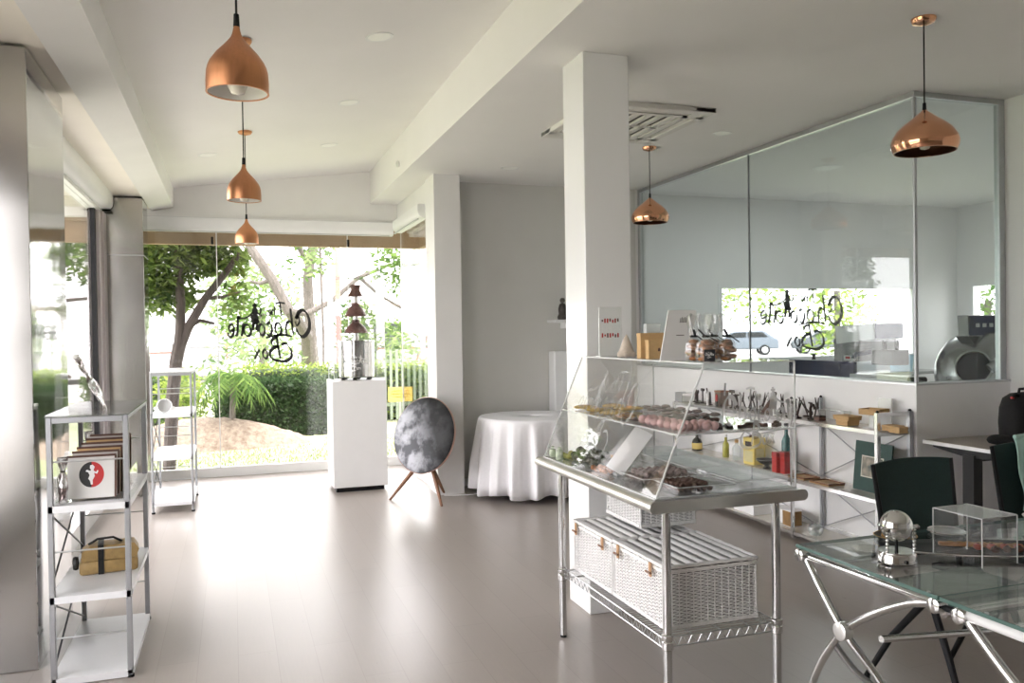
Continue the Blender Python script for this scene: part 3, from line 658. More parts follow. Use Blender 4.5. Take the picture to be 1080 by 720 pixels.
# ================================================================== CEILING FITTINGS
def pendant(x, y, zc, zt, zb, prof_out, label, copper, inside, group, bulb_z):
    """canopy at the ceiling zc, cord, shade from zt down to zb"""
    t = thing('pendant_lamp', label, 'lamp', (x, y, 0), 0, group)
    MB().lathe([(0, zc-.035), (.012, zc-.034), (.05, zc-.022), (.058, zc-.008), (.058, zc), (0, zc)], n=28).build('canopy', copper, t)
    MB().tube([(0,0,zc-.034), (0,0,zt+.03)], .0035, 8).build('cord', M['black'], t)
    MB().lathe([(0, zt+.04), (.008, zt+.035), (.010, zt-.004), (0, zt-.004)], n=14).build('cord_grip', M['black'], t)
    H = zt - zb
    out = [(r, zb + h*H) for r, h in prof_out]; inn = [(max(r-.004, .004), zb + h*H + (0 if i == len(prof_out)-1 else -.003)) for i, (r, h) in enumerate(prof_out)]
    MB().lathe(out, n=48, caps=False).build('shade', copper, t, ang=1.2)
    MB().lathe([(r, z) for r, z in inn], n=48, caps=False).build('shade_lining', inside, t, ang=1.2)
    MB().lathe([(prof_out[-1][0]-.005, zb), (prof_out[-1][0]-.005, zb+.003), (prof_out[-1][0]+.001, zb+.003), (prof_out[-1][0]+.001, zb)], n=48, closed=True).build('shade_rim', copper, t)
    sk = MB().cyl((0,0,zt-.055), (0,0,zt-.115), .014, 14).build('lamp_holder', M['white_matte'], t)
    MB().lathe([(0, bulb_z-.045), (.02, bulb_z-.04), (.032, bulb_z-.012), (.03, bulb_z+.012), (.016, bulb_z+.04), (.013, bulb_z+.06)], n=20).build('bulb', M['bulb'], t, ang=1.2)
    return t
M['bulb'] = mat('frosted_bulb', (.85, .80, .70), .2, noise=.01)
M['shade_white'] = mat('white_enamel', (.84, .82, .79), .35, noise=.01)
M['shade_dark'] = mat('dark_copper_lining', (.10, .035, .02), .45, .6, noise=.1, nscale=10)
BELL = [(.008, 1.0), (.010, .96), (.0115, .92), (.0142, .87), (.0188, .82), (.0275, .765), (.0415, .69), (.063, .58), (.0815, .455), (.0885, .38), (.0925, .30), (.0945, .16), (.094, 0)]
SQUAT = [(.010, 1.0), (.016, .97), (.030, .92), (.060, .80), (.098, .66), (.128, .52), (.148, .36), (.156, .22), (.152, .10), (.142, 0)]
for x, y, dz, lab in ((.030, 2.72, 0, 'nearest of the three bell shaped copper pendants over the aisle'), (.080, 5.0, .02, 'middle bell shaped copper pendant over the aisle'), (.130, 7.25, .01, 'farthest and smallest looking bell copper pendant near end window')):
    pendant(x, y, CZ(x), 2.515+dz, 2.305+dz, BELL, lab, M['copper'], M['shade_white'], 'bell pendants over the aisle', 2.345+dz)
pendant(3.252, 3.216, CL, 2.61, 2.405, SQUAT, 'squat shiny copper pendant hanging by the partition glass corner', M['copper_pol'], M['shade_dark'], 'squat copper pendants', 2.46)
pendant(3.300, 6.132, CL, 2.64, 2.435, SQUAT, 'squat shiny copper pendant hanging just right of the white pillar', M['copper_pol'], M['shade_dark'], 'squat copper pendants', 2.49)
def downlight(x, y, z, r, lab, tilt=0):
    t = thing('ceiling_downlight', lab, 'light', (x, y, z)); t.rotation_euler = (0, -tilt, 0)
    MB().lathe([(r*.80, -.001), (r, -.004), (r*1.02, -.001), (r*1.02, .004), (r*.8, .004)], n=36, closed=True).build('rim', M['white_satin'], t)
    MB().lathe([(0, -.003), (r*.8, -.002), (r*.8, .004), (0, .004)], n=36).build('lens', mat('opal_lens_%d' % len(MATS), (.9, .9, .88), .3, noise=.01), t)
TL = math.atan(.13)
for x, y, lab in ((.878, 5.02, 'round ceiling downlight nearest the camera on the raked ceiling'), (.893, 6.51, 'second round downlight along the raked ceiling row'), (.907, 8.03, 'third round downlight of the raked row, nearest the end window'), (-.183, 8.07, 'round downlight left of the bell pendants near end wall')):
    downlight(x, y, CZ(x)-.001, .085, lab, TL)
downlight(2.457, 7.242, CL-.001, .085, 'round downlight on the flat ceiling between column and pillar')
downlight(3.62, 5.55, CL-.001, .07, 'small round downlight on the flat ceiling beside the right pendants')
downlight(6.3, 7.6, 3.319, .16, 'large round light on the kitchen ceiling behind the glass')
t = thing('ceiling_speaker', 'tiny round sensor on the ceiling step above end window', 'sensor', (1.546, 7.9, 3.18))
MB().lathe([(0,0),(.03,0),(.036,.012),(.03,.02),(0,.02)], (0,0,0), 20, (-1,0,0)).build('rim', M['white_satin'], t)
MB().lathe([(0,.02),(.02,.021),(0,.024)], (0,0,0), 16, (-1,0,0)).build('face', M['alu'], t)
# ceiling cassette air conditioner
ax0, ax1, ay0, ay1 = 2.26, 3.17, 4.93, 5.91
t = thing('ceiling_air_conditioner', 'white four way ceiling air conditioner behind the pillar', 'air conditioner', ((ax0+ax1)/2, (ay0+ay1)/2, CL)); hx, hy = (ax1-ax0)/2, (ay1-ay0)/2
acw = mat('warm_white_plastic', (.72, .70, .67), .4, noise=.01)
q = MB()
i = .13; a_ = .07  # frame with four slots
for s in (-1, 1):
    q.box(-hx, hx, s*hy, s*(hy-a_), -.035, 0, .006); q.box(-hx, hx, s*(hy-i), s*(hy-i-.05), -.035, 0)
    q.box(s*hx, s*(hx-a_), -hy+a_, hy-a_, -.035, 0, .006); q.box(s*(hx-i), s*(hx-i-.05), -hy+i, hy-i, -.035, 0)
    for u in (-1, 1): q.box(s*hx, s*(hx-i-.02), u*hy, u*(hy-i-.02), -.034, 0)
q.build('panel', acw, t); MB().box(-hx+.02, hx-.02, -hy+.02, hy-.02, -.012, -.004).build('slot_back', M['black'], t)
for s in (-1, 1):
    MB().obox((0, s*(hy-.10), -.026), (1,0,0), (0,math.cos(.5),s*math.sin(.5)), (0,-s*math.sin(.5),math.cos(.5)), hx-i-.03, .010, .003).build('louvre', acw, t)
    MB().obox((s*(hx-.10), 0, -.026), (math.cos(.5),0,s*math.sin(.5)), (0,1,0), (-s*math.sin(.5),0,math.cos(.5)), .010, hy-i-.03, .003).build('louvre', acw, t)
gx, gy = hx-i-.05, hy-i-.05
q = MB(); q.box(-gx, gx, -gy, gy, -.016, -.012)
q.build('grille_back', mat('filter_grey', (.14, .135, .125), .8, noise=.1, nscale=80), t)
q = MB()
for k in range(6): u = -gx + (k+.5)*2*gx/6; q.box(u-.022, u+.022, -gy, gy, -.034, -.02)
q.box(-gx, gx, -.02, .02, -.034, -.022); q.build('grille', acw, t)

# ================================================================== LEFT SHELVES
def shelf_unit(loc, w, d, h, zs, label, shelf_m, glass_top, brace_z, ps=.024):
    """steel unit: four square posts, end rods, trays, cross rods on the wall side"""
    t = thing('metal_shelf_unit', label, 'shelf', loc)
    for x in (ps/2, w-ps/2):
        for y in (ps/2, d-ps/2):
            p = MB().box(x-ps/2, x+ps/2, y-ps/2, y+ps/2, .012, h, .003).build('post', M['grey_metal'], t)
            MB().cyl((x, y, 0), (x, y, .014), .016, 12).build('foot', M['black'], p)
    for y in (ps/2, d-ps/2): MB().box(ps, w-ps, y-ps/2, y+ps/2, h-.028, h-.002, .002).build('top_rail', M['grey_metal'], t)
    for x in (ps/2, w-ps/2): MB().box(x-ps/2, x+ps/2, ps, d-ps, h-.020, h-.004, .002).build('side_rail', M['grey_metal'], t)
    if glass_top: MB().box(-.003, w+.003, -.003, d+.003, h, h+.008).build('glass_shelf', M['shelf_glass'], t)
    else: MB().box(0, w, 0, d, h, h+.012, .002).build('shelf', shelf_m, t)
    for z in zs:
        q = MB(); q.box(.004, w-.004, .004, d-.004, z, z+.004); q.box(.002, w-.002, .0, .004, z-.026, z+.004); q.box(.002, w-.002, d-.004, d, z-.026, z+.004); q.box(0, .004, .004, d-.004, z-.026, z+.004); q.box(w-.004, w, .004, d-.004, z-.026, z+.004)
        q.build('shelf', shelf_m, t, smooth=False)
    lv = [0] + sorted(zs) + [h]
    for za, zb in zip(lv[1:], lv[2:]):
        for y in (ps/2, d-ps/2): MB().cyl((ps, y, (za+zb)/2), (w-ps, y, (za+zb)/2), .004, 8).build('end_rod', M['alu'], t)
    for za, zb in brace_z:
        MB().tube([(.008, ps, za), (.008, d-ps, zb)], .0045, 8).build('cross_rod', M['dark_metal'], t); MB().tube([(.014, ps, zb), (.014, d-ps, za)], .0045, 8).build('cross_rod', M['dark_metal'], t)
    return t
M['shelf_glass'] = glass_mat('smoky_shelf_glass', (.80, .81, .80), .8, .08, .05, .10)
M['shelf_white'] = mat('white_metal_tray', (.74, .75, .77), .35, noise=.01)
SX, SY, SW, SD = -.79, 4.12, .335, .83
shelf_unit((SX, SY, 0), SW, SD, 1.20, (.03, .395, .80), 'near grey metal shelf unit with smoky glass top beside the steel column', M['shelf_white'], True, ((.06, .36), (.44, .76)))
shelf_unit((-.69, 7.84, 0), .345, .80, 1.235, (.09, .49, .865), 'far narrow metal shelf unit in front of the end window', M['shelf_white'], False, ((.12, .46), (.5, .82)), .020)
# leaning foil-wrapped card on the glass top
t = thing('foil_packet', 'crinkled silver foil packet propped upright on the shelf glass top', 'packet', (-.565, 4.40, 1.209)); q = MB(); vs = []
NXF, NZF = 8, 14
for s in (0, 1):
    for j in range(NZF+1):
        for i in range(NXF+1):
            u, v = i/NXF, j/NZF
            vs.append((-.02 - .125*v + .008*math.sin(v*11 + u*5) + s*.018*(math.sin(PI*u)*math.sin(PI*min(1,max(0,v)))**.5 + .15) , -.06 + .12*u, .25*v + .004*math.cos(u*9)))
W_ = NXF+1; F_ = []
for s in (0, 1):
    o = s*W_*(NZF+1)
    for j in range(NZF):
        for i in range(NXF): F_.append((o+j*W_+i, o+j*W_+i+1, o+(j+1)*W_+i+1, o+(j+1)*W_+i))
o = W_*(NZF+1)
for j in range(NZF): F_ += [(j*W_, (j+1)*W_, o+(j+1)*W_, o+j*W_), (j*W_+NXF, (j+1)*W_+NXF, o+(j+1)*W_+NXF, o+j*W_+NXF)]
for i in range(NXF): F_ += [(i, i+1, o+i+1, o+i), (NZF*W_+i, NZF*W_+i+1, o+NZF*W_+i+1, o+NZF*W_+i)]
q.add(vs, F_)
foil, fnt, fb = nodes('crinkled_foil'); fb.inputs['Roughness'].default_value = .25; fb.inputs['Metallic'].default_value = .8
fn = fnt.nodes.new('ShaderNodeTexNoise'); fn.inputs['Scale'].default_value = 22; fr_ = fnt.nodes.new('ShaderNodeValToRGB'); fr_.color_ramp.elements[0].position = .42; fr_.color_ramp.elements[0].color = (.25, .2, .2, 1); fr_.color_ramp.elements[1].position = .55; fr_.color_ramp.elements[1].color = (.85, .85, .84, 1)
ftc = fnt.nodes.new('ShaderNodeTexCoord'); fnt.links.new(ftc.outputs['Object'], fn.inputs['Vector']); fnt.links.new(fn.outputs['Fac'], fr_.inputs[0]); fnt.links.new(fr_.outputs[0], fb.inputs['Base Color'])
fv = fnt.nodes.new('ShaderNodeTexVoronoi'); fv.inputs['Scale'].default_value = 40; fnt.links.new(ftc.outputs['Object'], fv.inputs['Vector']); fbp = fnt.nodes.new('ShaderNodeBump'); fbp.inputs['Strength'].default_value = .6; fbp.inputs['Distance'].default_value = .01; fnt.links.new(fv.outputs['Distance'], fbp.inputs['Height']); fnt.links.new(fbp.outputs[0], fb.inputs['Normal'])
q.build('packet', foil, t); MB().box(-.148, -.138, -.06, .06, .244, .262).build('folded_top', M['white_satin'], t)
# rack of bars with the red and black round mark, on the second shelf
def dancer_poly(s): return [(x*s, y*s) for x, y in [(-.05,-1),(.12,-.98),(.10,-.55),(.30,-.15),(.22,.15),(.50,.05),(.62,.35),(.50,.40),(.42,.22),(.18,.38),(.20,.52),(.28,.75),(.10,.98),(-.14,.92),(-.16,.62),(-.05,.5),(-.10,.36),(-.42,.50),(-.55,.34),(-.30,.22),(-.18,-.05),(-.30,-.4),(-.15,-.6)]]
pk_white = mat('clear_sleeve_white', (.70, .69, .67), .2, coat=.4, noise=.03, nscale=10)
for k in range(6):
    w_, h_ = .20 - .004*k, .19 + .012*k; y = 4.22 + .062*k; x = -.625 + .008*k
    lab = ['front sleeve of bars showing the round red and black dancer mark', 'second sleeved chocolate bar right behind the round mark', 'third brown edged bar packet counting back from the round mark', 'fourth brown edged bar packet counting back from the round mark', 'fifth brown edged bar packet, second from back of the rack', 'rearmost and tallest looking brown edged bar packet of the rack'][k]
    t = thing('bar_packet', lab, 'chocolate', (x, y, .8125), 0, 'bar packets on the near shelf unit')
    q = MB(); a = .16; q.obox((0, a*h_/2, h_/2), (1,0,0), (0,math.cos(a),-math.sin(a)), (0,math.sin(a),math.cos(a)), w_/2, .011, h_/2)
    q.build('sleeve', pk_white if k == 0 else M['kraft'] if k in (2, 4) else mat('packet_grey_%d' % k, (.5, .46, .43), .4, noise=.05), t, smooth=False)
    MB().obox((0, a*h_/2 + a*h_/2, h_ + .001), (1,0,0), (0,math.cos(a),-math.sin(a)), (0,math.sin(a),math.cos(a)), w_/2+.002, .013, .005).build('brown_top_edge', M['choc'], t, smooth=False)
    MB().obox((w_/2, a*h_/2, h_/2), (1,0,0), (0,math.cos(a),-math.sin(a)), (0,math.sin(a),math.cos(a)), .004, .013, h_/2).build('brown_side_edge', M['choc'], t, smooth=False)
    if k == 0:
        ux = Vector((1,0,0)); uz = Vector((0, math.sin(a), math.cos(a))); nn = Vector((0, -math.cos(a), math.sin(a))); cc = Vector((0, a*h_/2, h_/2)) + nn*.0112 + uz*.012
        R_ = .052
        for nm, m_, s in (('mark_black_half', M['ink'], -1), ('mark_red_half', M['red'], 1)):
            q = MB(); q.prism([(s*R_*math.cos(b)*1.0, R_*1.12*math.sin(b)) for b in [(-90+180*i/16)*PI/180 for i in range(17)]], nn*.0008, cc, ux, uz); q.build(nm, m_, t, smooth=False)
        q = MB(); q.prism(dancer_poly(.046), nn*.0006, cc + nn*.0008, ux, uz); q.build('dancer_mark', M['frost'], t, smooth=False)
t = thing('bar_rack', 'clear acrylic rack holding the chocolate bar packets', 'rack', (-.63, 4.20, .8045)); q = MB(); q.box(-.14, .155, -.01, .44, 0, .004); q.build('tray', M['acrylic'], t, smooth=False)
for x in (-.14, .151): MB().box(x, x+.004, -.01, .44, .004, .11).build('side', M['acrylic'], t, smooth=False)
for i, (x, y, z, lab) in enumerate(((-.733, 4.165, .8045, 'small foil wrapped sweet standing at the front left corner of the bar rack'), (-.70, 4.68, .8045, 'small white wrapped sweet at the back left of the shelf'))):
    t = thing('wrapped_sweet', lab, 'sweet', (x, y, z), .3*i); h = .21 if i == 0 else .27
    MB().lathe([(0,0),(.018,.004),(.022,h*.4),(.018,h*.62),(.008,h*.7),(.020,h*.86),(.024,h),(.004,h*.97)], n=12).build('wrapper', foil, t)
    MB().lathe([(.009, h*.68),(.012,h*.70),(.009,h*.72)], n=12).build('tie', M['black'], t)
# golden bag with black ribbon on the third shelf
t = thing('hessian_box', 'golden brown wrapped box tied with black ribbon on the third shelf', 'box', (-.598, 4.52, .400), .12)
gold = mat('golden_brown_wrap', (.33, .22, .085), .5, noise=.15, nscale=30, bump=.2, bscale=80)
MB().box(-.13, .13, -.07, .07, 0, .065, .014, 2).build('base', gold, t)
q = MB(); q.prism([(-.122,.066),(.122,.066),(.135,.10),(.115,.135),(-.085,.135),(-.118,.11)], (0,.12,0), (0,-.06,0)); q.build('upper', gold, t)
q = MB(); q.box(-.048, -.022, -.073, .073, -.0, .068); q.box(-.048, -.022, -.064, .064, .068, .139); q.build('ribbon', M['ink'], t, smooth=False)
MB().tube([(-.09,0,.135),(-.05,0,.158),(.02,0,.160),(.06,0,.135)], .006, 8).build('handle', M['ink'], t)
MB().lathe([(0,0),(.03,.004),(.034,.015),(.03,.026),(0,.03)], (-.131,-.02,.055), 14, (-1,0,0)).build('end_cap', M['ink'], t)
# mug-like white cup on the far shelf
t = thing('white_cup', 'round white cup lying on the far narrow shelf', 'cup', (-.585, 7.96, .870)); q = MB()
q.lathe([(.030,-.05),(.058,-.045),(.064,-.02),(.064,.03),(.060,.034),(.055,.03),(.055,-.03),(0,-.036)], (0,0,.066), 28, (.25,-1,.12)); q.build('bowl', M['gloss_white'], t)
for s in (-1, 1): MB().lathe([(0,-.016),(.014,-.012),(.018,0),(.014,.012),(0,.016)], (s*.072, .01, .045), 14).build('ear', M['gloss_white'], t)
for i, (x, y, z) in enumerate(((-.60, 8.30, .870), (-.47, 8.10, .495))):
    t = thing('white_carton', ['plain white carton behind the cup on the far shelf', 'plain white carton on the middle tray of the far shelf'][i], 'box', (x, y, z)); MB().box(-.05, .05, -.06, .06, 0, .05, .003).build('carton', M['white_matte'], t); MB().box(-.052, .052, -.062, .062, .05, .062, .003).build('lid', M['white_satin'], t)

# ================================================================== PLINTH, FOUNTAIN, MOON DISC, ROUND TABLE
t = thing('display_plinth', 'tall white plinth under the chocolate fountain', 'plinth', (1.178, 8.43, 0))
MB().box(-.265, .265, -.25, .25, .045, 1.09, .004).build('body', M['white_satin'], t); MB().box(-.235, .235, -.215, .22, 0, .045).build('recessed_foot', M['black'], t)
FZ = 1.09
t = thing('chocolate_fountain', 'three tier chocolate fountain with polished steel drum base on the plinth', 'fountain', (1.185, 8.42, FZ))
MB().lathe([(0,.03),(.172,.03),(.178,.036),(.178,.375),(.184,.38),(.184,.392),(.174,.394),(.168,.36),(0,.34)], n=64).build('drum', mat('mirror_steel_drum', (.50, .50, .49), .06, 1, noise=.02), t)
for k in range(6):
    a = k*PI/3 + .25; MB().lathe([(0,0),(.024,0),(.02,.012),(.012,.03),(0,.03)], (.145*math.cos(a), .145*math.sin(a), 0), 14).build('foot', M['black'], t)
MB().cyl((0,0,.34), (0,0,.95), .026, 20).build('column', mat('clear_tube', (.62, .60, .58), .15, .5, noise=.05), t)
tier = mat('matte_chocolate_tier', (.105, .030, .022), .45, noise=.12, nscale=20)
for z, r in ((.47, .118), (.64, .106)): MB().lathe([(.028, z+.135), (.038, z+.13), (.040, z+.105), (.062, z+.088), (r*.78, z+.058), (r*.93, z+.026), (r, z), (r*.96, z-.002), (r*.7, z+.03), (.028, z+.05)], n=40, closed=True).build('tier', tier, t)
MB().lathe([(0,.955),(.052,.955),(.056,.945),(.05,.93),(.044,.905),(.068,.855),(.076,.838),(.07,.836),(.028,.86),(0,.86)], n=40).build('top_tier', tier, t)
q = MB(); MS = .23/545
def drum_map(u, v):
    a = -PI/2 + .12 + (u - 495)*-MS/.179   # readable from the room
    return (.1790*math.cos(-PI - a), .1790*math.sin(a), .185 - (v-410)*MS)
def drum_map(u, v):
    th = (495 - u)*MS/.1792 - .12
    return (.1792*math.sin(th), -.1792*math.cos(th), .175 - (v-410)*MS)
logo(q, drum_map, True, 1.3); q.build('drum_lettering', M['frost'], t, smooth=False)
t = thing('acrylic_cover', 'tall clear acrylic cover standing around the chocolate fountain', 'cover', (1.185, 8.43, FZ+.001))
for nm, b_ in (('front_panel', (-.25,.25,-.235,-.231)), ('back_panel', (-.25,.25,.231,.235)), ('side_panel', (-.25,-.246,-.231,.231)), ('side_panel', (.246,.25,-.231,.231))): MB().box(*b_, 0, 1.02).build(nm, M['acrylic'], t, smooth=False)
MB().box(-.25, .25, -.235, .235, 1.02, 1.024).build('top_panel', M['acrylic'], t, smooth=False)
for x in (-.25, .25):
    for y in (-.235, .235): MB().box(x-.004, x+.004, y-.004, y+.004, 0, 1.024).build('corner_edge', M['acrylic_edge'], t, smooth=False)
# moon disc speaker
t = thing('moon_disc_speaker', 'round floor speaker with a printed moon front on three wooden legs', 'speaker', (1.655, 7.45, 0))
n_ = Vector((-math.sin(math.radians(52))*math.cos(.24), -math.cos(math.radians(52))*math.cos(.24), math.sin(.24))); cm = Vector((0, 0, .612)); RD = .355
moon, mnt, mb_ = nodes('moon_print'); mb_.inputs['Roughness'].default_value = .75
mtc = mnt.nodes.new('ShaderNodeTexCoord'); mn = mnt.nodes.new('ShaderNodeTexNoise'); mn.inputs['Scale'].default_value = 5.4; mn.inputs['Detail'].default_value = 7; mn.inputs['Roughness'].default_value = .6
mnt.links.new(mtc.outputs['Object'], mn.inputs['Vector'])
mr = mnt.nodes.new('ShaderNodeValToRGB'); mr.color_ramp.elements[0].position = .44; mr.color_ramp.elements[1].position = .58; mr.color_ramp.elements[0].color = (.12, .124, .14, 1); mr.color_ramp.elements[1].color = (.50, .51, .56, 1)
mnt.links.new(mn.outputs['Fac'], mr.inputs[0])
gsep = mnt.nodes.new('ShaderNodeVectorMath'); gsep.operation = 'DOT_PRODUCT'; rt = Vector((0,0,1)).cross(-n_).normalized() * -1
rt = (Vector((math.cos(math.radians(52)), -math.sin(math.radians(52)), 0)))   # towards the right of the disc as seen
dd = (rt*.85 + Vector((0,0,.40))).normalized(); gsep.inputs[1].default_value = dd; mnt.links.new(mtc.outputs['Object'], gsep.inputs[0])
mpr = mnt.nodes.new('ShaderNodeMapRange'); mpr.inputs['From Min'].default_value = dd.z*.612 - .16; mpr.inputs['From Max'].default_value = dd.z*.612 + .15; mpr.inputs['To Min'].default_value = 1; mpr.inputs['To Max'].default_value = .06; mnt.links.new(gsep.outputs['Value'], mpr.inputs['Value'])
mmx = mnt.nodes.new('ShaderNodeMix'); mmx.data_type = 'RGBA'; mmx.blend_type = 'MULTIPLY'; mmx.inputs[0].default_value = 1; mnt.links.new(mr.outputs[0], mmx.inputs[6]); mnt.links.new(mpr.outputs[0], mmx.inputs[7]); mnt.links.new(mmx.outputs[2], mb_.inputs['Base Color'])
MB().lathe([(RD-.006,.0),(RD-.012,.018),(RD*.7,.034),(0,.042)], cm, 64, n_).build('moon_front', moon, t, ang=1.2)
MB().lathe([(RD-.010,.004),(RD-.004,.012),(RD,.004),(RD-.004,-.012),(RD-.016,-.006)], cm, 64, n_, True).build('rim', mat('rose_aluminium', (.62, .42, .36), .35, .7, noise=.03), t)
MB().lathe([(RD-.008,-.004),(RD*.8,-.05),(RD*.45,-.10),(0,-.115)], cm, 48, n_).build('back_shell', M['black'], t)
sd2 = rt.normalized()
for pa, pb_ in ((-sd2*.11 + cm - Vector((0,0,.31)), Vector((-.292, .20, 0))), (sd2*.09 + cm - Vector((0,0,.30)), Vector((.089, -.273, 0))), (cm - n_*.09 - Vector((0,0,.26)), Vector((.25, .262, 0)))):
    MB().tube([pa, (pa+pb_)/2, pb_], [.019, .017, .011], 12).build('leg', M['wood'], t)
t = thing('power_cable', 'thin white cable running along the floor behind the moon disc', 'cable', (1.9, 7.62, 0)); MB().tube([(-.02,.02,.006),(.08,-.02,.006),(.25,-.05,.006),(.45,.05,.006),(.55,.3,.006)], .005, 8).build('cable', M['white_satin'], t); MB().box(.53,.57,.30,.34,0,.03,.004).build('plug', M['white_satin'], t)
# round table with cloth
TX, TY = 2.69, 7.43
t = thing('round_table', 'round table hidden under a long white cloth', 'table', (TX, TY, 0))
MB().lathe([(0,.715),(.472,.715),(.472,.740),(0,.740)], n=48).build('tabletop', M['white_satin'], t)
for k in range(4):
    a = PI/4 + k*PI/2; l = MB().tube([(.40*math.cos(a), .40*math.sin(a), .035), (.40*math.cos(a), .40*math.sin(a), .72)], .018, 10).build('leg', M['black'], t)
    MB().ball((.40*math.cos(a), .40*math.sin(a), .02), .02).build('caster', M['black'], l)
NT = 288; prof = [(0, .7475), (.25, .7475), (.47, .7475), (.488, .746), (.497, .738), (.503, .72), (.507, .68), (.512, .60), (.518, .45), (.525, .30), (.531, .16), (.535, .055)]
vs = []; fs = []; rn = _r.Random(12); ph = [rn.uniform(0, 6.28) for _ in range(6)]
for i, (r, z) in enumerate(prof):
    f = max(0, (.745 - z)/.70)
    for k in range(NT):
        a = 2*PI*k/NT
        s = math.sin(15*a + ph[0] + .9*math.sin(2*a+ph[2])); wv = (abs(s)**.7*(1 if s > 0 else -1))*.046 + .014*math.sin(29*a + ph[1] + math.sin(3*a)) + .008*math.sin(5*a + ph[3])
        rr = max(r + wv*min(1, f*1.5)*(1 if z < .744 else 0) + .018*f, 1e-4); zz = z + (.018*math.sin(7*a+ph[4])*f*f if z < .5 else 0)
        vs.append((rr*math.cos(a), rr*math.sin(a), zz))
for i in range(len(prof)-1):
    for k in range(NT): fs.append((i*NT+k, i*NT+(k+1) % NT, (i+1)*NT+(k+1) % NT, (i+1)*NT+k))
q = MB(); q.add(vs, fs); o = q.build('tablecloth', M['cloth'], loc=(TX, TY, 0), ang=1.4); tag(o, 'long white cloth falling in folds over the round table', 'tablecloth')
sm = o.modifiers.new('cloth_thickness', 'SOLIDIFY'); sm.thickness = .0015
# cabinet and wall shelf at the back wall
t = thing('white_cabinet', 'tall plain white cabinet against back wall, half hidden by the pillar', 'cabinet', (3.40, 7.84, 0))
MB().box(-.285, .25, .03, .19, .06, 1.34, .003).build('carcass', M['white_satin'], t); MB().box(-.27, .24, .04, .19, 0, .06).build('plinth', M['black'], t)
d_ = MB().box(-.283, .248, .010, .028, .07, 1.335, .003).build('door', M['white_satin'], t); MB().cyl((.20,-.0,.65), (.20,-.0,.80), .006, 10).build('handle', M['alu'], d_)
t = thing('wall_shelf', 'short white wall shelf above the tall cabinet', 'shelf', (3.38, 7.93, 1.635)); MB().box(-.27, .25, -.12, .12, 0, .03, .002).build('board', M['white_satin'], t)
for x in (-.12, .16): MB().box(x, x+.02, -.08, .12, -.06, 0).build('bracket', M['white_satin'], t)
t = thing('dark_ornament', 'small dark ornament standing on the white wall shelf', 'ornament', (3.235, 7.92, 1.665)); MB().lathe([(0,0),(.05,0),(.055,.03),(.04,.06),(.045,.11),(.032,.16),(.0,.18)], n=20).build('body', mat('dark_bronze', (.07, .06, .055), .4, .5, noise=.3), t); MB().lathe([(0,.17),(.022,.18),(.028,.20),(.018,.222),(0,.226)], n=16).build('head', mat('bronze_light', (.12, .10, .09), .4, .5, noise=.3), t)
# ================================================================== STAINLESS DISPLAY TABLE WITH THE CHOCOLATES
TX0, TX1, TY0, TY1, TZ = 1.505, 2.235, 2.83, 4.105, .885
t = thing('stainless_display_table', 'stainless steel wire shelf table standing in front of the pillar', 'table', (1.87, 3.47, 0))
L = lambda x, y, z: (x-1.87, y-3.47, z)
q = MB()
pr = []   # bullnose section across X
for a in range(-90, 91, 18): pr.append((TX1-.022-1.87 + .022*math.cos(math.radians(a)), .862 + .023*math.sin(math.radians(a))))
for a in range(90, 271, 18): pr.append((TX0+.022-1.87 + .022*math.cos(math.radians(a)), .862 + .023*math.sin(math.radians(a))))
q.prism(pr, (0, TY1-TY0, 0), (0, TY0-3.47, 0)); q.build('tabletop', M['steel_top'], t, ang=.5)
M['leg_steel'] = mat('polished_leg_tube', (.66, .66, .66), .16, 1, noise=.004, nscale=2)
for x, y in ((1.605, 2.885), (2.115, 2.885), (1.565, 3.88), (2.115, 3.88)):
    lg = MB().cyl(L(x,y,.012), L(x,y,.842), .0175, 20).build('leg', M['leg_steel'], t)
    MB().lathe([(0,0),(.016,0),(.014,.014),(0,.014)], L(x,y,0), 16).build('foot', M['black'], lg)
    MB().lathe([(.0175,.285),(.024,.29),(.024,.318),(.021,.322),(.024,.328),(.024,.345),(.0175,.35)], L(x,y,0), 20, caps=False).build('collar', M['chrome'], lg)
    q = MB()
    for k in range(1, 26): q.lathe([(.0176,.03+k*.03),(.0179,.031+k*.03),(.0176,.032+k*.03)], L(x,y,0), 16, caps=False)
    pass
q = MB(); x0, x1, y0, y1 = 1.585, 2.115, 2.885, 3.88
for z in (.335, .297):
    q.tube([L(x0,y0,z), L(x0,y1,z)], .0032, 6); q.tube([L(x1,y0,z), L(x1,y1,z)], .0032, 6); q.tube([L(x0,y0,z), L(x1,y0,z)], .0032, 6); q.tube([L(x0,y1,z), L(x1,y1,z)], .0032, 6)
for x in (x0, x1): q.tube([L(x, y0+.02 + k*(y1-y0-.04)/40, .335 if k % 2 else .297) for k in range(41)], .002, 5)
for y in (y0, y1): q.tube([L(x0+.02 + k*(x1-x0-.04)/22, y, .335 if k % 2 else .297) for k in range(23)], .002, 5)
for k in range(1, 42): yy = y0 + k*(y1-y0)/42; q.tube([L(x0,yy,.338), L(x1,yy,.338)], .0017, 5)
for k in range(1, 4): xx = x0 + k*(x1-x0)/4; q.tube([L(xx,y0,.334), L(xx,y1,.334)], .0028, 6); 
q.build('wire_shelf', M['alu'], t)
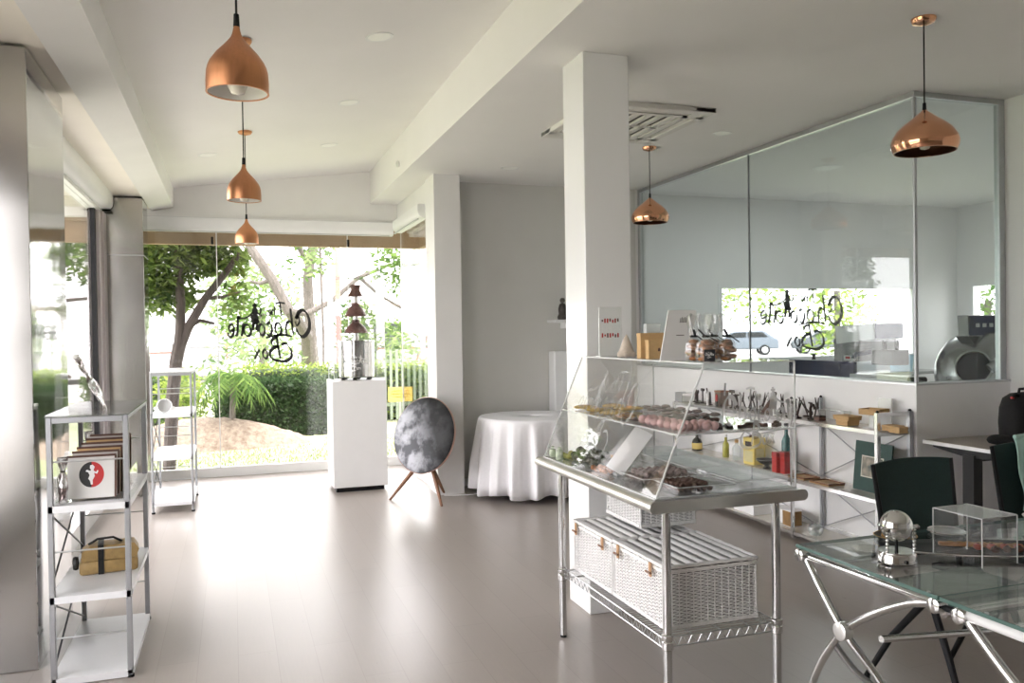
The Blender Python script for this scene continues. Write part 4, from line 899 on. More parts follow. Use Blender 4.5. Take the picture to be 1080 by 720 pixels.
# wicker hampers -----------------------------------------------------
M['wicker'] = mat('white_painted_wicker', (.84, .83, .82), .6, noise=.06, nscale=60)
M['wicker_gap'] = mat('wicker_gap_shade', (.16, .155, .15), .9, noise=.1, nscale=40)  # dark grey that paints the shade seen through the weave
M['tan'] = mat('tan_leather', (.50, .30, .16), .6, noise=.08, nscale=40)
def hamper(x0, x1, y0, y1, z0, z1, label, straps, nst=.034, lid_tilt=0.0, gap=.007):
    cx, cy_ = (x0+x1)/2, (y0+y1)/2; t = thing('wicker_hamper', label, 'hamper', (cx, cy_, z0))
    X, Y, H = (x1-x0)/2, (y1-y0)/2, z1-z0-.03
    MB().box(-X+.010, X-.010, -Y+.010, Y-.010, .004, H-.004).build('gap_shade_core', M['wicker_gap'], t, smooth=False)  # dark inner box put in for the shade between wicker strands
    for nm, o, u, n_, W in (('side_weave', (-X,-Y), (0,1), (-1,0), 2*Y), ('side_weave', (X,-Y), (0,1), (1,0), 2*Y), ('end_weave', (-X,-Y), (1,0), (0,-1), 2*X), ('end_weave', (-X,Y), (1,0), (0,1), 2*X)):
        q = MB(); ns = max(4, round(W/nst)); rows = int((H-.03)/gap)
        P = lambda s, d, z: (o[0] + u[0]*s + n_[0]*d, o[1] + u[1]*s + n_[1]*d, z)
        for k in range(ns+1):
            s = W*k/ns; q.tube([P(s, -.004, 0), P(s, -.004, H)], .0032, 5)
        for r in range(rows):
            z = .022 + r*gap; pts = []
            for k in range(ns*2+1):
                s = W*k/(ns*2); d = -.004 + (.0042*(1 if (k//2 + r) % 2 else -1) if k % 2 == 0 else 0); pts.append(P(s, d, z))
            q.tube(pts, .0028, 4, caps=False)
        for z in (.006, .014, H-.004, H+.003):
            q.tube([P(W*k/24, .002*(1 if (k+int(z*500)) % 2 else -1), z) for k in range(25)], .0052, 6)
        q.build(nm, M['wicker'], t)
    ld = MB(); zt = H+.012; c_, s_ = math.cos(lid_tilt), math.sin(lid_tilt)
    T = lambda x, y, z: (x, y*c_, zt + z + (y+Y)*s_)
    nsl = max(5, round(2*X/.052))
    for k in range(nsl):
        xx = -X + (k+.5)*2*X/nsl; w = X/nsl*.80; pr = [(xx-w, 0), (xx-w*.6, .009), (xx, .012), (xx+w*.6, .009), (xx+w, 0)]
        n = 14; vs = []; fs = []
        for j in range(n+1):
            yy = -Y + 2*Y*j/n
            for p in pr: vs.append(T(p[0], yy, p[1] + (.0018 if j % 2 else 0)))
        for j in range(n):
            for i in range(4): fs.append((j*5+i, j*5+i+1, (j+1)*5+i+1, (j+1)*5+i))
        ld.add(vs, fs)
    lid = ld.build('lid', M['wicker'], t)
    b = MB(); b.add([T(-X,-Y,.0), T(X,-Y,.0), T(X,Y,.0), T(-X,Y,.0), T(-X,-Y,.005), T(X,-Y,.005), T(X,Y,.005), T(-X,Y,.005)], [(0,3,2,1),(4,5,6,7),(0,1,5,4),(1,2,6,5),(2,3,7,6),(3,0,4,7)]); b.build('lid_weave', mat('grey_white_wicker', (.45,.44,.43), .8, noise=.15, nscale=60) if 'grey_white_wicker' not in MATS else MATS['grey_white_wicker'], lid, smooth=False)
    r_ = MB(); pts = []
    for a, bq in (((-X,-Y),(X,-Y)), ((X,-Y),(X,Y)), ((X,Y),(-X,Y)), ((-X,Y),(-X,-Y))):
        for k in range(12): f = k/12; pts.append(T(a[0]+(bq[0]-a[0])*f, a[1]+(bq[1]-a[1])*f, .006 + .002*(k % 2)))
    r_.tube(pts, .0085, 8, True); r_.build('lid_border', M['wicker'], lid)
    for y in straps:
        st = MB().box(-X-.020, -X-.012, y-.010, y+.010, H-.040, H+.020, .003).build('strap', M['tan'], t); MB().cyl((-X-.026, y-.02, H-.020), (-X-.026, y+.02, H-.020), .005, 8).build('peg', M['wood'], st)
    return t
hamper(1.625, 2.055, 2.935, 3.405, .341, .605, 'near large white wicker hamper on the wire shelf behind the front table leg', (-.14, .16))
hamper(1.625, 2.055, 3.425, 3.865, .341, .600, 'far large white wicker hamper on the wire shelf, next to the pillar', (-.15, .16), lid_tilt=.0)
hamper(1.78, 2.07, 3.44, 3.80, .627, .815, 'small white wicker hamper stacked under the tabletop', (), .030)
# acrylic case -------------------------------------------------------
t = thing('acrylic_display_case', 'sloped clear acrylic case covering the chocolates on the steel table', 'case', (1.87, 3.47, TZ+.001))
CX0, CT, CX1, CY0, CY1, CH = 1.545-1.87, 1.77-1.87, 2.2-1.87, 2.865-3.47, 4.075-3.47, .522
def panel(name, poly, d, o=(0,0,0), ux=(1,0,0), uy=(0,0,1)): return MB().prism(poly, d, o, ux, uy).build(name, M['acrylic'], t, smooth=False)
panel('sloped_front', [(CX0,0),(CX0+.005,0),(CT+.005,CH),(CT,CH)], (0,CY1-CY0,0), (0,CY0,0))
panel('end_panel', [(CX0+.006,0),(CX1,0),(CX1,CH),(CT+.006,CH)], (0,.004,0), (0,CY1-.004,0))
top = MB().box(CT, CX1, CY0, CY1, CH, CH+.006).build('top_panel', glass_mat('acrylic_reflection_haze', (.93,.95,.95), 1, .06, 0, .30), t, smooth=False)  # haze painted in for the bright grazing reflection on the top
MZ = .245; MX = CX0 + (CT-CX0)*MZ/CH
MB().box(MX+.006, CX1, CY0, CY1, MZ, MZ+.005).build('middle_shelf', M['acrylic'], t, smooth=False)
MB().box(CX0+.006, CX1, CY0, CY1, 0, .004).build('base_panel', glass_mat('pale_acrylic_base', (.90,.92,.91), 1, .06, 0, .22), t, smooth=False)
E_ = M['acrylic_edge']
MB().bar((CX0+.005,CY0,.004), (CT+.003,CY0,CH), .006).build('edge', E_, t, smooth=False); MB().bar((CX0+.005,CY1,.004), (CT+.003,CY1,CH), .006).build('edge', E_, t, smooth=False)
MB().box(CX1-.003, CX1+.003, CY0-.003, CY0+.003, 0, CH).build('edge', E_, t, smooth=False); MB().box(CX1-.003, CX1+.003, CY1-.003, CY1+.003, 0, CH).build('edge', E_, t, smooth=False)
MB().box(CT, CX1, CY0-.003, CY0+.002, CH, CH+.006).build('edge', E_, t, smooth=False); MB().box(CT-.003, CT+.002, CY0, CY1, CH, CH+.006).build('edge', E_, t, smooth=False)
MB().box(MX, CX1, CY0-.003, CY0+.002, MZ-.001, MZ+.005).build('edge', E_, t, smooth=False); MB().box(MX+.003, MX+.008, CY0, CY1, MZ-.001, MZ+.005).build('edge', E_, t, smooth=False)
MB().box(CX0, CX1, CY0-.003, CY0+.002, 0, .006).build('edge', E_, t, smooth=False); MB().box(CX0-.002, CX0+.004, CY0, CY1, 0, .006).build('edge', E_, t, smooth=False)
M['frosted'] = glass_mat('frosted_lettering', (.95,.95,.95), .6, .02, .4, .16); M['frosted_end'] = glass_mat('frosted_end_lettering', (.95,.95,.95), .6, .02, .4, .5)
MB().prism([(CX0+.006,.004),(CX1-.004,.004),(CX1-.004,CH-.002),(CT+.006,CH-.002)], (0,.003,0), (0,CY0+.003,0)).build('near_end_panel', M['acrylic'], t, smooth=False)
q = MB(); se = .36/545; logo(q, lambda u, v: (.165 + (495-u)*se, CY0+.0025, .30 - (v-410)*se), True, 1.7); q.build('end_lettering', M['frosted_end'], t, smooth=False)
sl = Vector((CT-CX0, 0, CH)).normalized(); nsl = Vector((-sl.z, 0, sl.x)); s_ = .62/545
q = MB(); logo(q, lambda u, v: Vector((CX0,0,0)) + sl*(.30 - (v-410)*s_) + nsl*.001 + Vector((0, .12 + (495-u)*s_, 0)), True, 1.0); q.build('frosted_lettering', M['frosted'], t, smooth=False)
# things on the case's lower level -----------------------------------
BZ, SZ = TZ+.006, TZ+.001+MZ+.0055
rn = _r.Random(44)
def tray(x0, x1, y0, y1, z, label, h=.028, lid=False):
    cx, cy_ = (x0+x1)/2, (y0+y1)/2; t = thing('clear_tray', label, 'tray', (cx, cy_, z)); a, b = (x1-x0)/2, (y1-y0)/2
    MB().box(-a, a, -b, b, 0, .003).build('base', M['acrylic'], t, smooth=False)
    for k, bb in enumerate(((-a, a, -b, -b+.003), (-a, a, b-.003, b), (-a, -a+.003, -b+.003, b-.003), (a-.003, a, -b+.003, b-.003))):
        w = MB().box(*bb, .003, h).build('wall', M['acrylic'], t, smooth=False)
        MB().box(bb[0]-.001, bb[1]+.001, bb[2]-.001, bb[3]+.001, h, h+.003).build('rim', E_, w, smooth=False)
    if lid: MB().box(-a, a, -b, b, h+.004, h+.008).build('lid', M['acrylic'], t, smooth=False)
    return t
def truffle(name, loc, r, m, label, cat, group, s=(1,1,.85), jit=.07, top=None):
    t = MB().ball((0,0,r*s[2]*(1+jit)), r, *s, n=10, m=7, jit=jit).build(name, m, loc=loc, ang=1.5); tag(t, label, cat, group)
    if top: MB().ball((0,0,r*s[2]*1.85), r*.35, 1.2, .8, .5, 8, 5).build('topping', top, t)
    return t
M['cocoa'] = mat('cocoa_dusted', (.085, .036, .022), .85, noise=.3, nscale=90, bump=.4, bscale=120)
M['nutty'] = mat('nut_crusted_chocolate', (.07, .062, .05), .8, noise=.5, nscale=70, bump=.6, bscale=140)
M['caramel'] = mat('caramel_nut', (.40, .22, .07), .5, noise=.4, nscale=60)
M['yellow_biscuit'] = mat('golden_biscuit', (.52, .33, .05), .7, noise=.3, nscale=60, bump=.4, bscale=110)
M['pink_choc'] = mat('pale_pink_chocolate', (.58, .36, .35), .4, noise=.08, nscale=50)
M['grey_pink'] = mat('dusty_rose_chocolate', (.26, .20, .185), .6, noise=.3, nscale=60, bump=.3, bscale=100)
M['orange_choc'] = mat('orange_striped_chocolate', (.36, .13, .045), .4, noise=.6, nscale=70)
M['lime_choc'] = mat('lime_yellow_sweet', (.40, .36, .08), .5, noise=.2, nscale=60)
M['green_foil'] = mat('pale_green_wrapper', (.55, .62, .48), .35, noise=.2, nscale=60)
def scatter(name, n, x0, x1, y0, y1, z, r, m, label, cat, group, nx, s=(1,1,.85), layers=1, top=None, skip=0, jit=.07):
    """rows of sweets, each one an object"""
    ny = max(1, round(n/nx)); proto = None
    for l in range(layers):
        for j in range(ny - l):
            for i in range(nx - l):
                x = x0 + (i + .5 + l*.5)*(x1-x0)/nx + rn.uniform(-1,1)*r*.12; y = y0 + (j + .5 + l*.5)*(y1-y0)/ny + rn.uniform(-1,1)*r*.12; zz = z + l*r*1.25
                if proto is None: proto = truffle(name, (x, y, zz), r, m, label, cat, group, s, jit, top)
                else:
                    o = dup(proto, (x, y, zz), rn.uniform(0, 6))
A = lambda px, py: at(px, py, BZ)
tray(1.66, 1.93, 2.885, 3.075, BZ, 'clear tray of cocoa truffles at the front corner of the case')
scatter('cocoa_truffle', 40, 1.672, 1.83, 2.895, 3.065, BZ+.004, .0128, M['cocoa'], 'round cocoa dusted truffle heaped in the front corner tray', 'truffle', 'cocoa truffles in the front corner tray', 6, layers=2)
tray(1.62, 1.90, 3.10, 3.32, BZ, 'clear tray of rose brown truffles behind the white card')
scatter('rose_truffle', 35, 1.63, 1.88, 3.11, 3.31, BZ+.004, .0165, M['grey_pink'], 'rose brown truffle in the tray behind the white card', 'truffle', 'rose brown truffles behind the card', 7, layers=2)
tray(1.94, 2.18, 2.89, 3.20, BZ, 'empty clear lidded tray at the right front of the case', .035, True)
tray(1.93, 2.18, 3.23, 3.55, BZ, 'empty clear lidded tray second from the front on the right', .035, True)
tray(1.93, 2.18, 3.58, 3.90, BZ, 'empty clear lidded tray third from the front on the right', .035, True)
tray(1.58, 1.60, 2.90, 2.92, BZ, 'x') if False else None
scatter('orange_bonbon', 8, 1.585, 1.655, 3.42, 3.58, BZ, .0145, M['orange_choc'], 'orange striped bonbon in the short front row', 'chocolate', 'orange striped bonbons', 2, s=(1,1.1,.9))
scatter('nut_truffle', 18, 1.625, 1.745, 3.60, 3.92, BZ, .023, M['nutty'], 'grey nut crusted truffle heaped in the middle of the case', 'truffle', 'nut crusted truffles', 3, layers=2, jit=.14)
scatter('caramel_cluster', 5, 1.755, 1.80, 3.56, 3.90, BZ, .021, M['caramel'], 'golden caramel nut cluster beside the grey truffles', 'chocolate', 'caramel nut clusters', 1, jit=.16)
scatter('lime_sweet', 8, 1.59, 1.70, 3.88, 4.03, BZ, .017, M['lime_choc'], 'small lime yellow sweet at the far end of the case', 'sweet', 'lime yellow sweets', 2)
for i in range(3):
    tt = thing('wrapped_roll', 'pale green wrapped roll standing in the far left corner of the case', 'sweet', (1.575 + .022*(i % 2), 3.93 + .045*i, BZ), 0, 'pale green wrapped rolls')
    MB().lathe([(0,0),(.016,.002),(.018,.02),(.016,.042),(0,.044)], n=14).build('roll', M['green_foil'], tt); MB().lathe([(.005,.044),(.010,.056),(.002,.058)], n=10).build('twist', M['green_foil'], tt)
# white card leaning on the sloped front
t = thing('white_card', 'blank white acrylic price card leaning inside the case', 'card', (1.70, 3.383, BZ), 0)
cn = Vector((-.86, -.12, .5)).normalized(); cu = Vector((.16, .80, -.08)); cu = (cu - cn*cu.dot(cn)).normalized(); cv = cn.cross(cu).normalized(); cv = cv if cv.z > 0 else -cv
cn = Vector((-.42, -.70, .56)).normalized(); cv2 = Vector((.947*.5, -.32*.5, .86)); cv2 = (cv2 - cn*cv2.dot(cn)).normalized(); cu2 = cv2.cross(cn).normalized()
MB().obox((0, 0, .112), cu2, cv2, cn, .045, .122, .002).build('card', M['white_satin'], t, smooth=False)
MB().obox((0, 0, .112) , cu2, cv2, cn, .048, .125, .0012).build('sleeve', M['acrylic'], t, smooth=False)
MB().obox((-.045, .02, .006), (1,0,0), (0,1,0), (0,0,1), .02, .02, .006).build('foot', M['acrylic_edge'], t, smooth=False)
# upper level -----------------------------------------------------------
for i, (x, y) in enumerate(((1.748, 3.98), (1.748, 3.81), (1.91, 3.98), (1.91, 3.81), (1.748, 3.64))):
    tt = thing('golden_florentine', 'flat golden biscuit on the upper level at the pillar end', 'biscuit', (x, y, SZ), rn.uniform(0, 3), 'golden biscuits at the pillar end')
    MB().ball((0,0,.0125), .062, 1, 1.25, .17, 18, 8, .05).build('biscuit', M['yellow_biscuit'], tt, ang=1.4)
    for k in range(9): a = k*.7; MB().ball((.035*math.cos(a)*(.4+.1*k/2), .042*math.sin(a)*(.4+.1*k/2), .019), .009, 1.3, 1, .5, 7, 5).build('nut', M['caramel'], tt)
    if i: pass
for i, (x, y) in enumerate(((1.73, 3.47), (1.73, 3.33))):
    tt = thing('brown_florentine', ['brown nut biscuit on the upper level next to golden biscuits', 'dark nut biscuit between the brown biscuit and the pink balls'][i], 'biscuit', (x, y, SZ), .3*i)
    MB().ball((0,0,.0135), .050, 1, 1.35, .22, 16, 8, .06).build('biscuit', [mat('brown_biscuit', (.24,.12,.045), .6, noise=.4, nscale=60), M['choc']][i], tt, ang=1.4)
    for k in range(7): a = k*.9; MB().ball((.027*math.cos(a), .04*math.sin(a), .022), .008, 1.4, 1, .6, 7, 5).build('nut', M['caramel'], tt)
scatter('rose_square', 15, 1.95, 2.17, 3.30, 3.92, SZ, .026, M['grey_pink'], 'dusty rose square chocolate in the rear rows of the upper level', 'chocolate', 'dusty rose chocolates on the upper level', 4, s=(1,1,.38))
scatter('grey_bark', 6, 1.80, 1.94, 3.05, 3.34, SZ, .030, mat('grey_green_bark', (.17,.16,.13), .7, noise=.4, nscale=50), 'grey green chocolate bark piece behind the pink balls', 'chocolate', 'grey green bark pieces', 2, s=(1,1.2,.45), jit=.15)
scatter('pink_ball', 21, 1.685, 1.765, 2.885, 3.27, SZ, .021, M['pink_choc'], 'pale pink round chocolate in the front rows of the upper level', 'chocolate', 'pale pink balls on the upper level', 3, s=(1,1,.95), jit=.03, layers=1)
scatter('pink_ball', 6, 1.79, 1.86, 2.885, 3.02, SZ, .021, M['pink_choc'], 'pale pink round chocolate in the short row at the case end', 'chocolate', 'pale pink balls at the case end', 2, s=(1,1,.95), jit=.03)
def bar_piece(x, y, rz, l, label, m):
    tt = thing('chocolate_piece', label, 'chocolate', (x, y, SZ), rz); MB().box(-l/2, l/2, -.014, .014, 0, .016, .004).build('bar', m, tt)
    MB().ball((0,0,.018), .014, 1.4, .9, .6, 10, 6, .1).build('topping', M['choc'], tt)
bar_piece(1.885, 2.935, 1.0, .07, 'upright looking dark chocolate stick right of the pink balls', M['choc_dark'])
bar_piece(1.93, 2.94, 1.3, .06, 'second dark chocolate stick right of the pink balls', M['choc_dark'])
bar_piece(2.02, 2.93, .2, .11, 'long dark chocolate figure near the right end of the upper level', M['choc'])
bar_piece(2.075, 2.95, -.6, .09, 'dark chocolate lump beside the long dark figure', M['choc'])
bar_piece(2.15, 2.92, .5, .05, 'small dark chocolate at the far right of the upper level', M['choc'])
bar_piece(1.99, 3.20, 0, .12, 'dark chocolate bar lying behind the grey bark', M['choc'])
# things standing on the case top ---------------------------------------
KZ = TZ + .001 + CH + .0065
t = thing('photo_stand', 'clear acrylic stand with two rows of tiny red chocolate pictures', 'stand', (1.838, 3.86, KZ), -.1)
MB().box(-.060, .060, -.003, .003, .004, .252).build('sheet', mat('bright_print', (.86,.88,.87), .15, noise=.02, nscale=8, coat=.5), t, smooth=False)
MB().box(-.064, .064, -.005, -.0035, 0, .256).build('acrylic_front', M['acrylic'], t, smooth=False); MB().box(-.064, .064, -.03, .04, 0, .004).build('foot', M['acrylic_edge'], t, smooth=False)
for r_, z in enumerate((.185, .110)):
    for k in range(7):
        x = -.042 + k*.014; MB().box(x-.004, x+.004, -.0036, -.003, z-.012 + .006*((k*5+r_) % 3 == 0), z+.010 - .006*((k*3+r_) % 4 == 0)).build('printed_chocolate', M['red'] if (k+r_) % 3 else mat('print_brown_%d%d' % (r_, k), (.12,.04,.03), .4, noise=.05), t, smooth=False)
t = thing('pine_ornament', 'small pale beige cone shaped ornament between stand and kraft box', 'ornament', (1.85, 3.70, KZ))
beige = mat('beige_ceramic', (.55,.47,.40), .7, noise=.15, nscale=30)
MB().lathe([(0,0),(.045,.004),(.048,.016),(.036,.035),(.030,.05),(.020,.075),(.010,.10),(0,.115)], n=18).build('cone', beige, t)
for k in range(6): a = k*1.05; MB().ball((.038*math.cos(a), .038*math.sin(a), .014), .014, n=8, m=6).build('bead', beige, t)
t = thing('kraft_box', 'large kraft card box standing behind the small kraft box', 'box', (1.868, 3.47, KZ), -.05); MB().box(-.068, .068, -.022, .022, 0, .118, .002).build('box', M['kraft'], t); MB().box(-.069, .069, -.023, .023, .105, .120, .002).build('lid', M['kraft'], t)
t = thing('kraft_box', 'small kraft card box with a dark stamp in front', 'box', (1.848, 3.39, KZ), -.05); MB().box(-.048, .048, -.018, .018, 0, .085, .002).build('box', M['kraft'], t); MB().box(-.050, .050, -.020, .020, .080, .088, .002).build('flap', M['kraft'], t); MB().lathe([(0,0),(.005,0),(.006,.008),(.003,.014),(0,.016)], (.004,-.0185,.036), 10).build('stamp', M['choc'], t)
t = thing('acrylic_block', 'small frosted acrylic block standing behind the kraft boxes', 'block', (1.95, 3.62, KZ)); MB().box(-.04, .04, -.015, .015, 0, .165, .003).build('block', glass_mat('frosted_block', (.9,.92,.92), .8, .06, .2, .45), t); MB().box(-.05, .05, -.02, .02, 0, .006).build('foot', M['acrylic_edge'], t)
t = thing('menu_board', 'tall white menu board leaning back on the case top', 'board', (1.825, 3.19, KZ), -.02)
lean = .20; ux = Vector((1,0,0)); uz = Vector((.30, math.sin(lean), math.cos(lean))).normalized(); nn = ux.cross(uz).normalized(); nn = nn if nn.y < 0 else -nn
bd = MB().obox(Vector((0,0,0)) + uz*.115, ux, nn, uz, .070, .003, .118).build('board', M['white_satin'], t, smooth=False)
def mark(x, z, w, h, m, nm): MB().obox(uz*.115 + ux*x + uz*z + nn*.0034, ux, nn, uz, w/2, .0004, h/2).build(nm, m, t, smooth=False)
gi = mat('grey_ink', (.28,.28,.28), .6, noise=.05)
for k in range(5): mark(.012 + .012*(k-2)*.6, .070 + .004*(k % 2), .004, .022, gi, 'printed_emblem')
mark(.012, .062, .034, .003, gi, 'printed_emblem'); mark(.008, .0, .038, .003, M['ink'], 'printed_line')
MB().bar((.02,.075,0), (.02,.03,.14), .004).build('easel_leg', M['acrylic_edge'], t)
# cellophane bags of biscuits tied with black ribbon
cello = glass_mat('cellophane', (.96,.96,.96), 1, .08, .08, .10); bis = mat('baked_biscuit', (.36,.15,.055), .6, noise=.5, nscale=45, bump=.3, bscale=80)
labm = mat('black_label', (.03,.03,.035), .4, noise=.05)
for i, (x, y, lab) in enumerate(((1.822, 2.925, 'front cellophane bag of biscuits showing its black label'), (1.918, 2.925, 'right cellophane bag of biscuits beside the black labelled one'), (1.822, 3.020, 'rear left cellophane bag of biscuits next to the menu board'), (1.918, 3.020, 'rear right cellophane bag of biscuits at the case edge'))):
    t = thing('biscuit_bag', lab, 'bag', (x, y, KZ), (-.25, .2, .4, -.1)[i])
    bb = MB(); vs = []; fs = []; N_ = 20; seg = [(.036,.030,0),(.042,.034,.012),(.043,.035,.05),(.038,.030,.078),(.016,.014,.098),(.012,.012,.104)]
    bb.add([(a*math.cos(2*PI*k/N_)*(1+.06*math.sin(5*2*PI*k/N_)), b_*math.sin(2*PI*k/N_), z) for a, b_, z in seg for k in range(N_)], [(j*N_+k, j*N_+(k+1) % N_, (j+1)*N_+(k+1) % N_, (j+1)*N_+k) for j in range(len(seg)-1) for k in range(N_)])
    bb.build('bag', cello, t)
    for k in range(9): MB().ball(((-.016, .017, 0, -.017, .016, .0, -.012, .012, 0)[k], (-.010,-.008,.010,.008,-.010,-.012,.004,.006,0)[k], .013 + .0085*k), .024, 1.0, .85, .46, 12, 7, .06).build('biscuit', bis, t, ang=1.4)
    top_ = MB(); sg = [(.012,.012,.106),(.024,.016,.125),(.036,.014,.160),(.040,.006,.195)]
    top_.add([(a*math.cos(2*PI*k/N_), (b_ + .006*math.sin(7*2*PI*k/N_ + z*60))*math.sin(2*PI*k/N_) + .006*math.sin(5*2*PI*k/N_), z + .006*math.sin(3*2*PI*k/N_ + i)) for a, b_, z in sg for k in range(N_)], [(j*N_+k, j*N_+(k+1) % N_, (j+1)*N_+(k+1) % N_, (j+1)*N_+k) for j in range(len(sg)-1) for k in range(N_)])
    top_.build('gathered_top', cello, t)
    rb = MB(); rb.tube([(.014*math.cos(a), .014*math.sin(a), .105) for a in [2*PI*k/10 for k in range(10)]], .005, 6, True); rb.build('ribbon', M['ink'], t)
    for sgn in (-1, 1): MB().bar((sgn*.008,-.014,.104), (sgn*.040,-.028,.112 - .032*(sgn > 0) + .02*(sgn < 0)), .010, .003).build('ribbon_tail', M['ink'], t, smooth=False)
    if i in (0, 2):
        l_ = MB().box(-.022, .022, -.0395, -.037, .004, .052).build('label', labm, t, smooth=False)
        q = MB(); s2 = .036/545; logo(q, lambda u, v: ((495-u)*s2, -.0398, .030 - (v-410)*s2), True, 1.6); q.build('label_lettering', M['frost'], l_, smooth=False)
# ================================================================== LONG RACK AGAINST THE LOW WALL
RX0, RX1, RY0, RY1 = 3.865, 4.125, 4.22, 6.76
t = thing('shelving_rack', 'long chrome framed rack with white shelves along the low partition wall', 'rack', (RX0, RY0, 0))
ys = (0, .85, RY1-RY0)
for k, y in enumerate(ys):
    for x in (0, RX1-RX0):
        h = 1.0 if k == 0 else 1.03 if k == 1 else .885
        hw = .014 if k == 0 else .011
        p = MB().box(x-hw, x+hw, y-hw, y+hw, .01, h, .002).build('post', M['leg_steel'] if x == 0 else M['grey_metal'], t, smooth=False)
        if k < 2: MB().ball((x, y, h+.004), .011, n=10, m=6).build('post_cap', M['black'], p)
    for z in ((.987, .862, .425, .02) if k == 0 else (.86, .425, .02)): MB().box(.014, RX1-RX0-.014, y-.010, y+.010, z-.012, z+.012).build('end_bar', M['leg_steel'], t, smooth=False)
for z in (.04, .425, .862):
    s = MB().box(-.002, RX1-RX0+.004, .012, RY1-RY0-.012, z, z+.018, .002).build('shelf', mat('pale_laminate', (.66, .63, .57), .22, noise=.03, nscale=5, coat=.3) if 'pale_laminate' not in MATS else MATS['pale_laminate'], t, smooth=False)
    MB().box(-.006, -.002, .012, RY1-RY0-.012, z-.004, z+.020).build('front_edge', M['chrome'], s, smooth=False)
for a, b in zip(ys, ys[1:]):
    for z0, z1 in ((.07, .42), (.45, .85)):
        for u, v in ((z0, z1), (z1, z0)): MB().tube([(RX1-RX0-.013, a+.01, u), (RX1-RX0-.013, b-.01, v)], .0045, 6).build('brace_rod', M['grey_metal'], t)
ZT, ZM, ZL = .8805, .4435, .0585
def on(px, py, z): p = at(px, py, z); return (min(max(p.x, 3.94), 4.0), p.y)
# ---- top shelf: dark chocolate tools and small boxes
def tool(kind, loc, rz, label, h=.14, m='choc_dark'):
    t = thing('chocolate_tool', label, 'chocolate', loc, rz, 'dark chocolate tools on the top rack shelf'); m = M[m]
    MB().lathe([(0,0),(.022,0),(.024,.004),(.020,.010),(0,.012)], n=14).build('foot', m, t)
    q = MB()
    if kind == 'spanner':
        q.bar((0,0,.008), (0,0,h*.78), .014, .006); q.build('shaft', m, t); q = MB()
        q.prism([(-.02,h*.74),(.02,h*.74),(.026,h*.9),(.014,h),(.008,h*.86),(-.008,h*.86),(-.014,h),(-.026,h*.9)], (0,.008,0), (0,-.004,0)); q.build('jaw', m, t)
    elif kind == 'hammer':
        q.tube([(0,0,.008),(0,0,h)], .006, 8); q.build('handle', m, t); MB().box(-.035, .03, -.010, .010, h-.012, h+.012, .004).build('head', m, t)
    elif kind == 'pliers':
        q.tube([(-.03,0,.008),(-.012,0,h*.45),(.006,0,h*.6),(.022,0,h)], [.006,.006,.008,.003], 8); q.build('handle', m, t)
        q = MB(); q.tube([(.03,0,.008),(.012,0,h*.45),(-.006,0,h*.6),(-.014,0,h)], [.006,.006,.008,.003], 8); q.build('handle', m, t); MB().lathe([(0,-.008),(.012,-.007),(.012,.007),(0,.008)], (0,0,h*.52), 12, (0,1,0)).build('rivet', m, t)
    elif kind == 'tap':
        q.tube([(0,0,.008),(0,0,h*.55),(.02,0,h*.72),(.06,0,h*.74),(.075,0,h*.55)], [.012,.010,.010,.009,.010], 10); q.build('spout', m, t); MB().bar((-.03,0,h*.8), (.03,0,h*.8), .010).build('handle', m, t); MB().tube([(0,0,h*.6),(0,0,h*.82)], .005, 8).build('stem', m, t)
    elif kind == 'scissors':
        q.tube([(-.05,0,.03),(.0,0,h*.4),(.085,0,h*.95)], [.004,.008,.002], 8); q.build('blade', m, t); q = MB(); q.tube([(-.02,0,.012),(.0,0,h*.4),(.03,0,h)], [.004,.008,.002], 8); q.build('blade', m, t)
        for x, z in ((-.062,.03), (-.03,.022)): MB().tube([(x+.014*math.cos(a), 0, z+.014*math.sin(a)) for a in [k*PI/5 for k in range(10)]], .004, 6, True).build('finger_ring', m, t)
    return t
TL_ = [('pliers',733,424),('spanner',737,425),('hammer',741,425),('spanner',745,426),('pliers',749,427),('hammer',772,430),('tap',778,431),('pliers',784,432),('spanner',790,433),('hammer',797,434)]
wd_ = ['pliers standing leftmost of the dark chocolate tools','spanner standing second from left among the tools','hammer standing third from left among the tools','spanner between hammer and second pliers at left','second pliers just left of the brown box','hammer just right of the brown chocolate box','tap shaped tool right of the brown box','pliers between tap and spanner shapes','spanner left of the brown chocolate wedge','hammer in front of the brown chocolate wedge']
for (k, px, py), lab in zip(TL_, wd_): x, y = on(px, py, ZT); tool(k, (x + rnd.uniform(-.02,.02), y, ZT), rnd.uniform(-.6,.6)+PI/2, 'dark chocolate ' + lab, rnd.uniform(.11,.15))
x, y = on(831, 442, ZT); tool('scissors', (x, y+.02, ZT), -.3-PI/2, 'black open chocolate scissors behind the middle rack post', .16)
x, y = on(843, 443, ZT); tool('tap', (x+.02, y, ZT), -PI/2-.3, 'black tap shaped chocolate just right of the middle rack post', .15)
x, y = on(721, 423, ZT); t = thing('white_holder', 'white card in a dark frame at the far left of the rack top', 'holder', (x, y, ZT)); MB().box(-.05,.05,-.05,.05,0,.05,.004).build('card', M['white_satin'], t)
q = MB(); q.box(-.055,-.050,-.06,.06,0,.085); q.box(-.055,.055,.052,.06,.078,.085); q.box(-.055,.055,-.06,-.052,.078,.085); q.build('frame', M['grey_metal'], t, smooth=False)
x, y = on(758, 428, ZT); t = thing('chocolate_box', 'brown lidless box standing among the dark chocolate tools', 'box', (x+.03, y, ZT)); q = MB(); q.box(-.04,.04,-.045,.045,0,.004)
for b_ in ((-.04,.04,-.045,-.041),(-.04,.04,.041,.045),(-.04,-.036,-.041,.041),(.036,.04,-.041,.041)): q.box(*b_, .004, .125)
